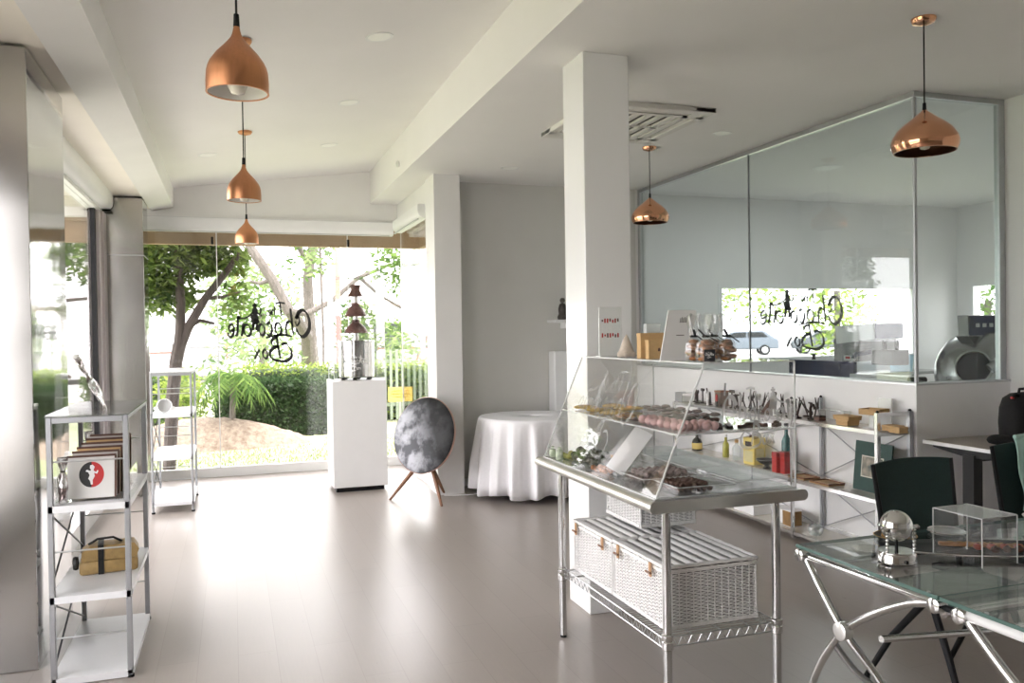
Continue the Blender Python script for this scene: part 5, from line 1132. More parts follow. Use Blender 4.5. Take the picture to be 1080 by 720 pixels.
q.build('box', mat('taupe_card', (.20,.15,.12), .7, noise=.1), t, smooth=False); MB().box(-.043,.043,-.048,.048,.120,.132).build('rim', mat('rust_card', (.32,.15,.09), .6, noise=.1), t, smooth=False); MB().bar((0,-.03,.006),(.0,-.06,.20),.018,.004).build('wooden_stick', M['grey_metal'], t)
x, y = on(766, 428, ZT); t = thing('red_lipstick', 'small red chocolate lipstick in front of the brown box', 'chocolate', (3.935, y, ZT)); MB().lathe([(0,0),(.013,0),(.013,.045),(0,.045)], n=16).build('tube', M['ink'], t); MB().lathe([(.010,.045),(.011,.08),(.006,.105),(0,.108)], n=14).build('tip', M['red'], t)
x, y = on(753, 427, ZT); t = thing('white_tube', 'thin white tube standing at the front of the rack top', 'tube', (3.925, y, ZT)); MB().lathe([(0,0),(.011,0),(.011,.10),(.006,.11),(.006,.125),(0,.126)], n=14).build('body', M['gloss_white'], t); MB().lathe([(.011,.02),(.0113,.021),(.0113,.05),(.011,.051)], n=14, caps=False).build('band', M['alu'], t)
x, y = on(806, 436, ZT); t = thing('chocolate_wedge', 'large brown triangular chocolate wedge on the rack top', 'chocolate', (x+.02, y, ZT), PI/2); MB().prism([(-.08,0),(.06,0),(.055,.02),(-.04,.115),(-.06,.10)], (0,.03,0), (0,-.015,0)).build('wedge', M['choc'], t, smooth=False); MB().box(-.085,.065,-.025,.025,-.0,.006).build('board', M['choc_dark'], t)
x, y = on(813, 438, ZT); t = thing('white_rose', 'small white chocolate rose in front of the brown wedge', 'chocolate', (3.92, y, ZT)); MB().ball((0,0,.028), .026, n=14, m=8, jit=.08).build('bloom', M['gloss_white'], t); MB().lathe([(0,0),(.018,0),(.012,.012),(0,.014)], n=12).build('foot', M['gloss_white'], t)
x, y = on(812, 441, ZT); t = thing('dark_cluster', 'dense cluster of dark chocolate twigs behind the open scissors', 'chocolate', (3.975, y+.03, ZT)); q = MB()
for k in range(16): a = k*.9; q.tube([(0.01*math.cos(a),.02*math.sin(a),.010),(.022*math.cos(a),.04*math.sin(a),.06),(.024*math.cos(a+.4),.045*math.sin(a+.4),.09+.05*((k*7) % 5)/5)], [.007,.005,.002], 6)
q.build('twigs', M['choc_dark'], t); MB().lathe([(0,0),(.05,0),(.05,.008),(0,.01)], n=16).build('base', M['choc_dark'], t)
x, y = on(851, 444, ZT); t = thing('small_brown_box', 'tiny dark brown box between tap chocolate and kraft boxes', 'box', (x+.04, y, ZT)); MB().box(-.03,.03,-.03,.03,0,.032,.002).build('box', M['choc'], t); MB().box(-.031,.031,-.031,.031,.024,.034,.002).build('lid', M['choc_dark'], t)
t = thing('acrylic_tray_stand', 'low clear acrylic stand behind the tiny brown box', 'stand', (4.07, 4.86, ZT)); MB().box(-.03,.03,-.13,.13,.070,.074).build('shelf', M['acrylic_edge'], t, smooth=False)
for y_ in (-.13, .127): MB().box(-.03,.03,y_,y_+.003,0,.070).build('side', M['acrylic_edge'], t, smooth=False)
def kbox(px, py, sx, sy, h, label, dz=0, dx=0, rz=0.0):
    x, y = on(px, py, ZT); t = thing('kraft_gift_box', label, 'box', (x+dx, y, ZT+dz), rz); MB().box(-sx,sx,-sy,sy,0,h*.6,.002).build('base', M['kraft'], t); MB().box(-sx-.002,sx+.002,-sy-.002,sy+.002,h*.55,h,.002).build('lid', M['kraft'], t); return t
for k, (kd, py_) in enumerate((('pliers',432),('scissors',434),('hammer',436),('pliers',437),('tap',439),('scissors',441),('pliers',443))):
    lab = ['black pliers behind the hammer at the brown box','black scissors upright behind the tap shape','black hammer upright behind the spanner','black pliers upright behind the brown wedge','black tap shape behind the white chocolate rose','black scissors left of the dense twig cluster','black pliers right of the dense twig cluster'][k]
    x, y = on(776 + 8*k, py_, ZT); tool(kd, (4.065, y, ZT), .5*k if k not in (4, 5, 6) else 1.6, lab, .15)
kbox(877, 449, .05, .055, .035, 'lower kraft gift box of the pair on the rack top', 0, .02)
kbox(874, 449, .055, .075, .030, 'upper wider kraft gift box of the pair on the rack top', .0355, .025)
kbox(928, 455, .045, .05, .036, 'kraft gift box farther left inside the rack end frame', 0, .05)
kbox(936, 457, .035, .045, .040, 'kraft gift box nearest the right end of the rack', 0, .0)
x, y = on(905, 452, ZT); t = thing('acrylic_pedestal', 'clear acrylic pedestal lifting the open kraft tray', 'stand', (4.0, y, ZT)); MB().box(-.05,.05,-.05,.05,0,.004).build('foot', M['acrylic_edge'], t, smooth=False); MB().box(-.022,.022,-.022,.022,.004,.085).build('stem', M['acrylic_edge'], t, smooth=False); MB().box(-.05,.05,-.06,.06,.085,.088).build('plate', M['acrylic'], t, smooth=False)
tk = thing('open_kraft_tray', 'open kraft tray with black lining raised on the acrylic pedestal', 'box', (4.0, y, ZT+.0885), .3); q = MB(); q.box(-.062,.062,-.072,.072,0,.004)
for b_ in ((-.062,.062,-.072,-.068),(-.062,.062,.068,.072),(-.062,-.058,-.068,.068),(.058,.062,-.068,.068)): q.box(*b_, .004, .038)
q.build('tray', M['kraft'], tk, smooth=False); MB().box(-.056,.056,-.066,.066,.0045,.022).build('lining', M['ink'], tk, smooth=False)
t = thing('acrylic_sheet', 'clear acrylic sheet standing upright behind the open kraft tray', 'lid', (4.09, y, ZT)); MB().box(-.004,.004,-.06,.06,0,.19).build('lid', M['acrylic_edge'], t, smooth=False); MB().box(-.012,.012,-.062,.062,0,.004).build('foot', M['acrylic_edge'], t, smooth=False)
# ---- middle shelf
def bottle(px, py, prof, m, label, cap, label_m=None, lz=None, zz=ZM):
    x, y = on(px, py, zz); t = thing('bottle', label, 'bottle', (x, y, zz)); MB().lathe(prof, n=24).build('bottle', m, t); r, z = prof[-1]
    MB().lathe([(0,z-.002),(max(r,.008)*1.15,z-.002),(max(r,.008)*1.15,z+.022),(0,z+.024)], n=16).build('cap', cap, t)
    if label_m: rr = prof[2][0]; MB().lathe([(rr+.0005,lz[0]),(rr+.001,lz[0]+.001),(rr+.001,lz[1]),(rr+.0005,lz[1]+.001)], n=24, caps=False).build('paper_label', label_m, t)
yl = mat('yellow_paper', (.68,.50,.14), .6, noise=.06, nscale=30); dkb = mat('dark_bottle_glass', (.02,.018,.014), .08, noise=.1)
bottle(758, 473, [(0,0),(.044,0),(.046,.012),(.046,.075),(.036,.10),(.014,.118),(.012,.15)], dkb, 'squat dark bottle with yellow label on the rack middle shelf', M['ink'], yl, (.015,.068))
bottle(780, 481, [(0,0),(.026,0),(.028,.01),(.028,.11),(.018,.13),(.011,.14),(.011,.175)], mat('olive_oil', (.36,.34,.05), .12, noise=.1), 'slim olive yellow bottle left of the yellow carton', M['frost'], None)
bottle(788, 484, [(0,0),(.030,0),(.034,.01),(.034,.10),(.024,.12),(.014,.13),(.014,.15)], glass_mat('clear_bottle', (.88,.92,.95), 1, .08, .02, .25), 'clear bottle with cork cap against the yellow carton', M['kraft'], None)
x, y = on(799, 488, ZM); t = thing('yellow_carton', 'tall yellow carton with dark print on the rack middle shelf', 'carton', (x+.02, y-.02, ZM), .1); ycm = mat('yellow_carton_card', (.72,.58,.16), .55, noise=.05, nscale=20); MB().box(-.06,.06,-.065,.065,0,.215,.003).build('carton', ycm, t)
MB().box(-.061,-.0595,-.04,.04,.145,.185).build('dark_print', M['choc_dark'], t, smooth=False); MB().box(-.04,.04,-.066,-.0645,.03,.13).build('pale_print', mat('pale_yellow', (.78,.70,.38), .55, noise=.05), t, smooth=False); MB().lathe([(0,.215),(.02,.215),(.02,.228),(0,.229)], (0,.03,0), 14).build('cap', M['choc'], t); MB().box(-.0615,-.0605,-.05,.05,.02,.11).build('window_print', mat('pale_yellow2', (.60,.55,.30), .55, noise=.05), t, smooth=False)
x, y = on(820, 493, ZM); t = thing('footed_bowl', 'dark grey footed bowl between yellow carton and red boxes', 'bowl', (3.965, y, ZM)); bwl = mat('dark_stoneware', (.09,.09,.095), .5, noise=.2, nscale=20); MB().lathe([(0,0),(.032,0),(.034,.006),(.018,.02),(.020,.03),(.055,.045),(.080,.068),(.078,.072),(.05,.052),(0,.04)], n=32).build('bowl', bwl, t); MB().lathe([(.078,.068),(.083,.071),(.079,.075)], n=32, closed=True).build('rim', M['grey_metal'], t)
for px, dx, h, lab in ((833, 0, .155, 'red tall box half behind the middle rack post'), (853, .03, .160, 'red tall box just right of the middle rack post')):
    x, y = on(px, 497, ZM); t = thing('red_box', lab, 'box', (3.95+dx, y, ZM)); MB().box(-.05,.05,-.028,.028,0,h,.002).build('box', M['red'], t); MB().box(-.0515,.0515,-.0295,.0295,h-.03,h+.002,.002).build('lid', mat('deep_red_%d' % px, (.33,.012,.015), .4, noise=.05), t)
x, y = on(842, 495, ZM); t = thing('teal_bottle', 'dark teal bottle standing behind the red boxes', 'bottle', (4.07, y+.03, ZM)); teal = mat('dark_teal_glass', (.02,.12,.11), .12, noise=.1); MB().lathe([(0,0),(.035,0),(.036,.01),(.036,.22),(.02,.26),(.014,.28),(.014,.33),(0,.33)], n=20).build('bottle', teal, t); MB().lathe([(0,.33),(.017,.33),(.017,.36),(0,.362)], n=16).build('cap', M['ink'], t)
t = thing('framed_picture', 'dark green matted picture leaning on the rack behind the chair', 'picture', (4.06, 4.43, ZM)); lx = .10; uz = Vector((math.sin(lx), 0, math.cos(lx))); uy = Vector((0,-1,0)); nn = Vector((-math.cos(lx), 0, math.sin(lx)))
c0 = Vector((-.06, 0, .003)); MB().obox(c0 + uz*.165, uy, uz, nn, .165, .165, .006).build('mat_board', mat('bottle_green_board', (.010,.050,.040), .6, noise=.1, nscale=20), t, smooth=False)
pm, pnt, pb2 = nodes('faded_print'); pn = pnt.nodes.new('ShaderNodeTexNoise'); pn.inputs['Scale'].default_value = 16; pn.inputs['Detail'].default_value = 6; pr_ = pnt.nodes.new('ShaderNodeValToRGB'); pr_.color_ramp.elements[0].position = .35; pr_.color_ramp.elements[1].position = .65; pr_.color_ramp.elements[0].color = (.08,.10,.09,1); pr_.color_ramp.elements[1].color = (.42,.36,.28,1); pnt.links.new(pn.outputs['Fac'], pr_.inputs[0]); pnt.links.new(pr_.outputs[0], pb2.inputs['Base Color'])
ptc = pnt.nodes.new('ShaderNodeTexCoord'); pnt.links.new(ptc.outputs['Object'], pn.inputs['Vector'])
MB().obox(c0 + uz*.165 + nn*.0065, uy, uz, nn, .098, .072, .001).build('mount', mat('ivory_mount', (.62,.60,.52), .6, noise=.03), t, smooth=False); MB().obox(c0 + uz*.165 + nn*.0078, uy, uz, nn, .090, .064, .001).build('print', pm, t, smooth=False)
for i, (px, py, w) in enumerate(((858, 503, .09), (882, 509, .10))):
    x, y = on(px, py, ZM); t = thing('thin_tray', ['thin brown tray lying right of the red boxes', 'thin brown tray lying before the green picture'][i], 'tray', (3.96, y, ZM)); MB().box(-.07,.07,-w,w,0,.008,.002).build('base', mat('honey_wood_%d' % i, (.42,.26,.11), .4, noise=.2, nscale=9), t); q = MB()
    q.box(-.072,-.066,-w,w,.008,.016); q.box(.066,.072,-w,w,.008,.016); q.box(-.066,.066,-w,-w+.006,.008,.016); q.box(-.066,.066,w-.006,w,.008,.016); q.build('rim', M['wood'], t, smooth=False)
# ---- bottom shelf
for i, (py_, h, lab) in enumerate(((6.42, .09, 'white carton leftmost on the bottom rack shelf'), (6.08, .11, 'white carton second from left on the bottom rack shelf'), (5.74, .075, 'flat white carton on bottom shelf behind the steel table leg'))):
    t = thing('white_carton', lab, 'box', (3.99, py_, ZL)); MB().box(-.09,.09,-.14,.14,0,h,.003).build('carton', M['white_satin'], t); MB().box(-.092,.092,-.142,.142,h-.02,h+.002,.003).build('lid', M['white_matte'], t)
    if i == 2: continue
t = thing('white_carton', 'flat white carton on top of the carton behind the steel leg', 'box', (3.985, 5.75, ZL+.0785)); MB().box(-.08,.08,-.12,.12,0,.045,.003).build('carton', M['white_matte'], t); MB().box(-.082,.082,-.122,.122,.03,.047,.003).build('lid', M['white_satin'], t)
t = thing('white_carton', 'white carton just left of the small wooden cube', 'box', (4.02, 5.36, ZL)); MB().box(-.06,.06,-.10,.10,0,.10,.003).build('carton', M['white_satin'], t); MB().box(-.062,.062,-.102,.102,.08,.102,.003).build('lid', M['white_matte'], t)
x, y = on(855, 552, ZL); t = thing('wooden_cube', 'small wooden cube box on the bottom rack shelf', 'box', (3.97, y, ZL)); wc = mat('amber_wood', (.30,.17,.06), .5, noise=.3, nscale=12); MB().box(-.05,.05,-.05,.05,0,.12,.003).build('cube', M['white_satin'], t); MB().box(-.052,-.0485,-.046,.046,.006,.114).build('wood_front', wc, t, smooth=False); MB().box(-.046,.046,-.052,-.0485,.006,.114).build('wood_side', wc, t, smooth=False)
x, y = on(873, 562, ZL); t = thing('glass_jar', 'small round clear glass jar right of the wooden cube', 'jar', (3.95, y, ZL)); gj = glass_mat('thick_glass', (.82,.86,.86), 1, .12, .02, .25); MB().lathe([(0,0),(.04,0),(.052,.02),(.055,.04),(.045,.062),(.035,.07)], n=28).build('jar', gj, t); MB().ball((0,0,.075), .012, n=12, m=8).build('knob', gj, t); MB().lathe([(0,.062),(.04,.063),(.036,.07),(0,.074)], n=24).build('lid', gj, t)
x, y = on(900, 571, ZL); t = thing('oval_dish', 'shallow silver edged dish at the right of bottom rack shelf', 'dish', (3.955, 4.42, ZL)); sl_ = mat('silver_dish', (.62,.58,.50), .22, .9, noise=.15, nscale=15); o = MB().lathe([(0,0),(.05,0),(.075,.012),(.092,.022),(.095,.026),(.074,.018),(0,.008)], n=36).build('bowl', sl_, t); MB().lathe([(.090,.022),(.096,.028),(.098,.024)], n=36, closed=True).build('rim', M['chrome'], t)
# ================================================================== KITCHEN EQUIPMENT BEHIND THE GLASS
blue = mat('deep_blue_panel', (.012, .018, .06), .55, spec=.2, noise=.08, nscale=8); ss = brushed('kitchen_steel', (.42,.42,.42), .25, 'x', .05, 0)
t = thing('coating_pan', 'round steel chocolate coating drum with blue control box behind the corner glass', 'machine', (5.76, 5.05, 0))
dn = Vector((-.86, -.44, .20)).normalized(); dc = Vector((-.02, .05, 1.16))
MB().lathe([(.125,.275),(.19,.255),(.29,.20),(.345,.10),(.36,0),(.345,-.10),(.28,-.20),(.12,-.26),(0,-.27)], dc, 48, dn, caps=False).build('drum', ss, t, ang=1.2)
MB().lathe([(.118,.27),(.125,.285),(.138,.285),(.142,.265)], dc, 40, dn, True).build('mouth_ring', M['chrome'], t)
MB().lathe([(0,-.2),(.25,-.18),(.33,-.08),(.34,.02),(.30,.14),(.18,.24),(.122,.262)], dc, 40, dn, caps=False).build('drum_interior', M['choc_dark'], t, ang=1.2)
cb = MB(); cb.prism([(-.28,1.46),(.42,1.46),(.42,1.625),(-.29,1.625)], (0,.10,0), (0,-.05,0)); cb.build('control_box', ss, t, smooth=False)
MB().box(-.275,.42,-.058,-.051,1.465,1.620).build('control_panel', blue, t, smooth=False)
MB().prism([(-.27,1.46),(.42,1.46),(.42,1.34),(-.14,1.34)], (0,.12,0), (0,-.03,0)).build('lower_housing', M['black'], t, smooth=False)
for k in range(4): MB().box(-.22+.07*k,-.182+.07*k,-.062,-.058,1.53,1.56).build('button', M['alu'], t, smooth=False)
MB().tube([(-.24,-.20,1.21),(-.10,-.27,1.33),(.14,-.30,1.46),(.40,-.26,1.56)], .038, 16).build('air_duct', M['alu'], t); MB().box(-.12,.40,.02,.30,0,1.34).build('pedestal', M['grey_metal'], t, smooth=False)
t = thing('enrobing_machine', 'long steel chocolate enrober with blue panels behind the partition glass', 'machine', (5.45, 6.05, 0))
MB().box(-.22,.30,-.10,.80,.96,1.10,.006).build('bed', ss, t, smooth=False); MB().box(-.25,-.22,-.10,.80,1.085,1.235).build('side_panel', blue, t, smooth=False); MB().box(-.256,-.250,.08,.76,1.12,1.215).build('blue_panel', blue, t, smooth=False)
q = MB(); q.box(-.30,-.14,-.76,-.10,1.06,1.135); q.build('belt', M['alu'], t, smooth=False); MB().cyl((-.30,-.78,1.11),(-.14,-.78,1.11),.025,14).build('belt_roller', M['black'], t)
MB().box(-.18,.30,-.02,.24,1.235,1.44).build('neck', ss, t, smooth=False)
hd = MB(); hd.prism([(-.30,1.44),(.18,1.395),(.20,1.555),(-.28,1.575)], (.30,0,0), (-.20,0,0), (0,1,0), (0,0,1)); hd.build('head', M['white_satin'], t, smooth=False)
MB().prism([(-.20,1.442),(.10,1.442),(.10,1.573),(-.20,1.573)], (0,.004,0), (0,-.306,0), (1,0,0), (0,0,1)).build('head_panel', blue, t, smooth=False)
MB().box(-.16,.02,-.46,-.20,1.215,1.345,.01).build('hopper', mat('grey_hopper', (.22,.22,.215), .4, .4, noise=.1), t)
for y_ in (-.40, -.26): MB().cyl((-.06,y_,1.345),(-.06,y_,1.43),.018,12).build('hanger', M['black'], t)
MB().tube([(-.15,.08,1.22),(-.18,-.05,1.30),(-.17,-.22,1.33)], .022, 12).build('arm', blue, t); MB().box(-.19,-.13,-.02,.10,1.24,1.29).build('red_switch_box', M['frost'], t, smooth=False); MB().box(-.196,-.19,.02,.07,1.26,1.28).build('red_switch', M['red'], t, smooth=False)
for k, y_ in enumerate((.62, .3)): MB().lathe([(0,0),(.02,0),(.012,.03),(.022,.05),(0,.06)], (-.1,y_,1.235), 12).build('tap_knob', M['black'], t)
for x in (-.18, .26):
    for y_ in (-.06, .74): MB().box(x-.02,x+.02,y_-.02,y_+.02,0,.96).build('leg', ss, t, smooth=False)
t = thing('steel_bench', 'steel kitchen bench below the wide kitchen window', 'bench', (7.9, 9.30, 0)); MB().box(-1.6,1.6,-.35,.35,.88,.92,.004).build('top', ss, t, smooth=False); MB().box(-1.55,1.55,-.3,.3,.2,.22).build('undershelf', ss, t, smooth=False)
for x in (-1.55, 1.55):
    for y_ in (-.3, .3): MB().cyl((x,y_,0),(x,y_,.88),.02,10).build('leg', ss, t)
t = thing('blue_bin', 'pale blue tub standing on the steel kitchen bench', 'tub', (8.9, 9.25, .9205)); MB().lathe([(0,0),(.14,0),(.16,.22),(.165,.24),(.15,.24),(.135,.02),(0,.02)], n=28).build('tub', mat('pale_blue_plastic', (.35,.55,.68), .4, noise=.04), t); MB().lathe([(.158,.225),(.172,.235),(.160,.245)], n=28, closed=True).build('rim', M['white_satin'], t)
# ================================================================== GLASS TABLE, CHAIRS, DESK
GX, GY, GZ = 1.985, 2.585, .74
t = thing('glass_table', 'large glass table with curved chrome legs at the right front', 'table', (GX, GY, 0)); W_ = 1.22
for y0, y1 in ((-.655, 0), (-1.62, -.662)):
    p = MB().box(0, W_, y0, y1, GZ-.012, GZ).build('glass_pane', M['glass_table'], t, smooth=False)
    for b_ in ((0,W_,y0-.0008,y0+.001), (0,W_,y1-.001,y1+.0008), (-.0008,.001,y0,y1), (W_-.001,W_+.0008,y0,y1)): MB().box(*b_, GZ-.0118, GZ-.0002).build('pane_edge', M['glass_edge'], p, smooth=False)
def smoothp(pts, k=6):
    P = [Vector(p) for p in pts]; o = []
    for i in range(len(P)-1):
        a, b, c, d = P[max(i-1,0)], P[i], P[i+1], P[min(i+2,len(P)-1)]
        for j in range(k): s = j/k; o.append(.5*((2*b)+(c-a)*s+(2*a-5*b+4*c-d)*s*s+(3*b-a-3*c+d)*s**3))
    return o + [P[-1]]
def trestle(x, ya, yb, mirror, knobs=True):
    """end frame in the plane x: rail between two corner knobs, two curved legs crossing at a disc"""
    d = ya - yb; S = lambda u, z, dx=0: (x + dx*mirror, yb + u*d, z)
    MB().tube([S(0,.703), S(1,.698)], .013, 14).build('rail', M['chrome'], t)
    MB().tube(smoothp([S(0,.703), S(.18,.672), S(.44,.585), S(.655,.487), S(.82,.361), S(.93,.239), S(.99,.12), S(1.01,.012)]), .0135, 14).build('leg', M['chrome'], t)
    MB().tube(smoothp([S(1,.70), S(.84,.585), S(.655,.475,.0), S(.52,.36,.05), S(.36,.20,.11), S(.24,.09,.15), S(.16,.012,.17)]), .0145, 14).build('leg', M['chrome'], t)
    MB().tube(smoothp([S(.80,.40,.03), S(.70,.30,.09), S(.58,.24,.17), S(.45,.22,.26)]), [.012]*19, 10).build('stretcher', M['alu'], t)
    ax = Vector((-mirror, 0, 0))
    MB().lathe([(0,.030),(.026,.030),(.032,.026),(.032,-.01),(0,-.02)], S(.655,.485), 28, ax).build('cross_disc', mat('bright_cap', (.80,.79,.77), .25, .6, noise=.03) if 'bright_cap' not in MATS else MATS['bright_cap'], t)
    for u, z in ((0,.703), (1,.698)): MB().lathe([(0,.030),(.018,.030),(.024,.026),(.024,-.010),(0,-.012)], S(u,z), 24, ax).build('corner_knob', M['chrome'], t)
    for u in (.08, .92): MB().lathe([(0,-.006),(.014,-.006),(.014,.003),(.006,.008),(.006,.022),(0,.022)], (x+.01*mirror, yb+u*d, GZ-.012-.022), 14).build('glass_pad', M['alu'], t)
for x, m_ in ((.032, 1), (W_-.032, -1)): trestle(x, -.004, -.63, m_); trestle(x, -.72, -1.56, m_)
for y in (-.36, -1.1): MB().tube([(.06, y, .50), (W_/2, y, .46), (W_-.06, y, .50)], .012, 12).build('cross_rail', M['chrome'], t)
for x in (.032, W_-.032): MB().tube([(x, -.63, .70), (x, -.72, .70)], .010, 12).build('rail_link', M['black'], t); MB().cyl((x, -.70, .703), (x, -1.55, .703), .016, 14).build('white_sleeve', M['white_satin'], t)
MB().cyl((.08, -.05, .67), (W_-.08, -.05, .67), .012, 12).build('side_rail', M['chrome'], t); MB().cyl((.08, -.60, .66), (W_-.08, -.60, .66), .014, 12).build('side_rail', M['chrome'], t)
# globe dish
t = thing('silver_globe_dish', 'shiny silver globe dish on a small beaded stand', 'dish', (2.148, 2.262, GZ+.0005)); sv = mat('hammered_silver', (.68,.67,.66), .12, 1, noise=.12, nscale=25, bump=.15, bscale=30)
MB().lathe([(0,.0),(.062,0),(.066,.006),(.064,.030),(.060,.036),(0,.036)], n=40).build('base', sv, t); MB().lathe([(0,.036),(.058,.036),(.058,.040),(0,.041)], n=36).build('base_top', M['chrome'], t)
MB().lathe([(.053*math.sin(k*PI/20), .123 - .053*math.cos(k*PI/20)) for k in range(11)], n=40).build('lower_bowl', sv, t, ang=1.2); MB().lathe([(.053*math.cos(k*PI/20), .124 + .053*math.sin(k*PI/20)) for k in range(11)], n=40, caps=False).build('domed_lid', M['chrome'], t, ang=1.2)
MB().lathe([(.050,.119),(.060,.122),(.060,.125),(.050,.126)], n=40, closed=True).build('rim', sv, t); MB().cyl((0,0,.040),(0,0,.088),.006,12).build('stem', M['black'], t); MB().lathe([(0,.0),(.006,0),(.006,.006),(0,.006)], (-.02,-.063,.016), 10, (0,-1,0)).build('key_hole', M['ink'], t)
for s in (-1, 1):
    q = MB()
    for k in range(6): q.ball((s*.058, -.02, .044 + k*.013), .0065, n=10, m=6)
    q.build('beaded_post', M['chrome'], t); q = MB(); q.ball((s*.066,-.02,.118), .010, 1.4, 1, .8, 10, 6); q.tube([(s*.05,-.012,.121),(s*.07,-.022,.124),(s*.078,-.02,.112)], .004, 6); q.build('scroll_handle', sv, t)
# platter with chocolates under the acrylic cover
t = thing('black_platter', 'long black slate platter with a bright curled edge on the glass table', 'platter', (2.53, 2.235, GZ+.0005), -.42)
n = 18; vs = []; fs = []
for i in range(n+1):
    u = i/n; x = -.36 + .74*u
    for j in range(7):
        v = j/6*2-1; w = .115*math.sin(PI*min(1, .12 + u*.86))**.7; vs.append((x, v*w, .006 + .008*abs(v)**3 + .007*abs(u-.5)**2*4*abs(v)))
for i in range(n):
    for j in range(6): fs.append((i*7+j, i*7+j+1, (i+1)*7+j+1, (i+1)*7+j))
q = MB(); q.add(vs, fs); o = q.build('platter', M['black'], t, ang=1.2); sm = o.modifiers.new('thickness', 'SOLIDIFY'); sm.thickness = .005; sm.offset = -1
MB().tube([Vector(vs[i*7]) + Vector((0,0,.002)) for i in range(n+1)], .0035, 8).build('bright_edge', M['chrome'], t)
rn = _r.Random(8)
ob_ = mat('amber_chocolate', (.42,.19,.06), .4, noise=.3, nscale=50); rd_ = mat('red_glaze_chocolate', (.38,.07,.04), .3, noise=.2, nscale=50)
cr_, sr_ = math.cos(-.42), math.sin(-.42)
def on_platter(u, v, z): return (2.53 + u*cr_ - v*sr_, 2.235 + u*sr_ + v*cr_, GZ + z)
def piece(i, u, v, m, nm, label, grp, kind='bar'):
    t = thing(nm, label, 'chocolate', on_platter(u, v, .0125), -.42 + rn.uniform(-.3,.3), grp)
    if kind == 'bar': MB().box(-.030,.030,-.011,.011,0,.014,.004,2).build('bar', m, t); MB().ball((rn.uniform(-.01,.01),0,.014), .008, 1.6,.8,.5,8,5).build('nut', M['caramel'], t)
    else: MB().ball((0,0,.012), .015, 1,1,.8,12,8,.04).build('shell', m, t); MB().ball((0,0,.024), .004, 1.5,.8,.6,8,5).build('topping', M['choc_dark'], t)
for i in range(7): piece(i, -.12 + .036*i, .045 - .004*i, ob_, 'amber_bar', 'amber nut bar in the back row of the black platter', 'amber nut bars on the platter')
for i in range(5): piece(i, -.04 + .045*i, -.012, rd_, 'red_bonbon', 'red glazed bonbon in the middle row of the black platter', 'red bonbons on the platter', 'ball')
for i in range(6): piece(i, .0 + .042*i, -.052 + .004*i, M['choc'], 'dark_bonbon', 'dark bonbon in the front row of the black platter', 'dark bonbons on the platter', 'ball')
t = thing('acrylic_box', 'clear acrylic cover box standing over the black platter end', 'cover', (2.345, 2.125, GZ+.0005)); a, b, h = .078, .095, .182
t.rotation_euler = (0, 0, .03)
for nm, bb in (('front_panel',(-a,a,-b,-b+.003)),('back_panel',(-a,a,b-.003,b)),('side_panel',(-a,-a+.003,-b+.003,b-.003)),('side_panel',(a-.003,a,-b+.003,b-.003))): MB().box(*bb, .030, h).build(nm, M['acrylic'], t, smooth=False)
MB().box(-a,a,-b,b,h,h+.003).build('top_panel', glass_mat('acrylic_box_top', (.9,.9,.9), 1, .06, .02, .16), t, smooth=False)
for x in (-a, a):
    for y in (-b, b): MB().box(x-.0015,x+.0015,y-.0015,y+.0015,.026,h+.003).build('edge', M['acrylic_edge'], t, smooth=False)
for bb in ((-a,a,-b-.001,-b+.001),(-a-.001,-a+.001,-b,b),(-a,a,b-.001,b+.001),(a-.001,a+.001,-b,b)): MB().box(*bb, h+.001, h+.004).build('edge', M['acrylic_edge'], t, smooth=False)
t = thing('gold_rim_plate', 'small plate of golden biscuits behind the silver globe dish', 'plate', (2.37, 2.502, GZ+.0005)); MB().lathe([(0,0),(.045,0),(.06,.008),(.075,.014),(.076,.017),(.058,.012),(0,.006)], n=36).build('plate', M['choc_dark'], t); MB().lathe([(.073,.013),(.078,.017),(.074,.018)], n=36, closed=True).build('gold_rim', mat('gold_rim_metal', (.55,.36,.12), .3, .9, noise=.1), t)
for i in range(4): a_ = i*1.6; tt = MB().ball((0,0,.011), .026, 1,1.2,.42,14,8,.06).build('golden_biscuit', M['caramel'], loc=(2.37+.030*math.cos(a_), 2.502+.030*math.sin(a_), GZ+.0075), ang=1.4); tag(tt, 'golden biscuit on the small plate behind the globe dish', 'biscuit', 'golden biscuits on the small plate')
t = thing('oval_tray', 'flat silver oval tray at the far edge of the glass table', 'tray', (2.62, 2.50, GZ+.0005), -.2); q = MB().lathe([(0,0),(.055,0),(.068,.010),(.070,.013),(.054,.006),(0,.004)], n=32).build('tray', M['alu'], t); MB().tube([(.07*math.cos(k*PI/10), .07*math.sin(k*PI/10), .012) for k in range(20)], .003, 6, True).build('rim', M['chrome'], t)
t = thing('black_tongs', 'black serving tongs lying beside the small biscuit plate', 'tongs', (2.66, 2.41, GZ+.0005), .5)
for s in (-1, 1): MB().tube([(-.09,0,.006),(0,s*.012,.010),(.09,s*.006,.006)], .005, 8).build('arm', M['black'], t)
t = thing('mint_scoop', 'pale mint glass leaf dish at the right end of the glass table', 'dish', (3.05, 2.40, GZ+.0005), .3); MB().lathe([(0,0),(.05,0),(.085,.022),(.10,.042),(.098,.046),(.08,.028),(0,.008)], n=32).build('dish', glass_mat('mint_glass', (.72,.88,.82), 1, .08, .02, .3), t); MB().lathe([(.096,.042),(.103,.047),(.098,.049)], n=32, closed=True).build('rim', M['frost'], t)
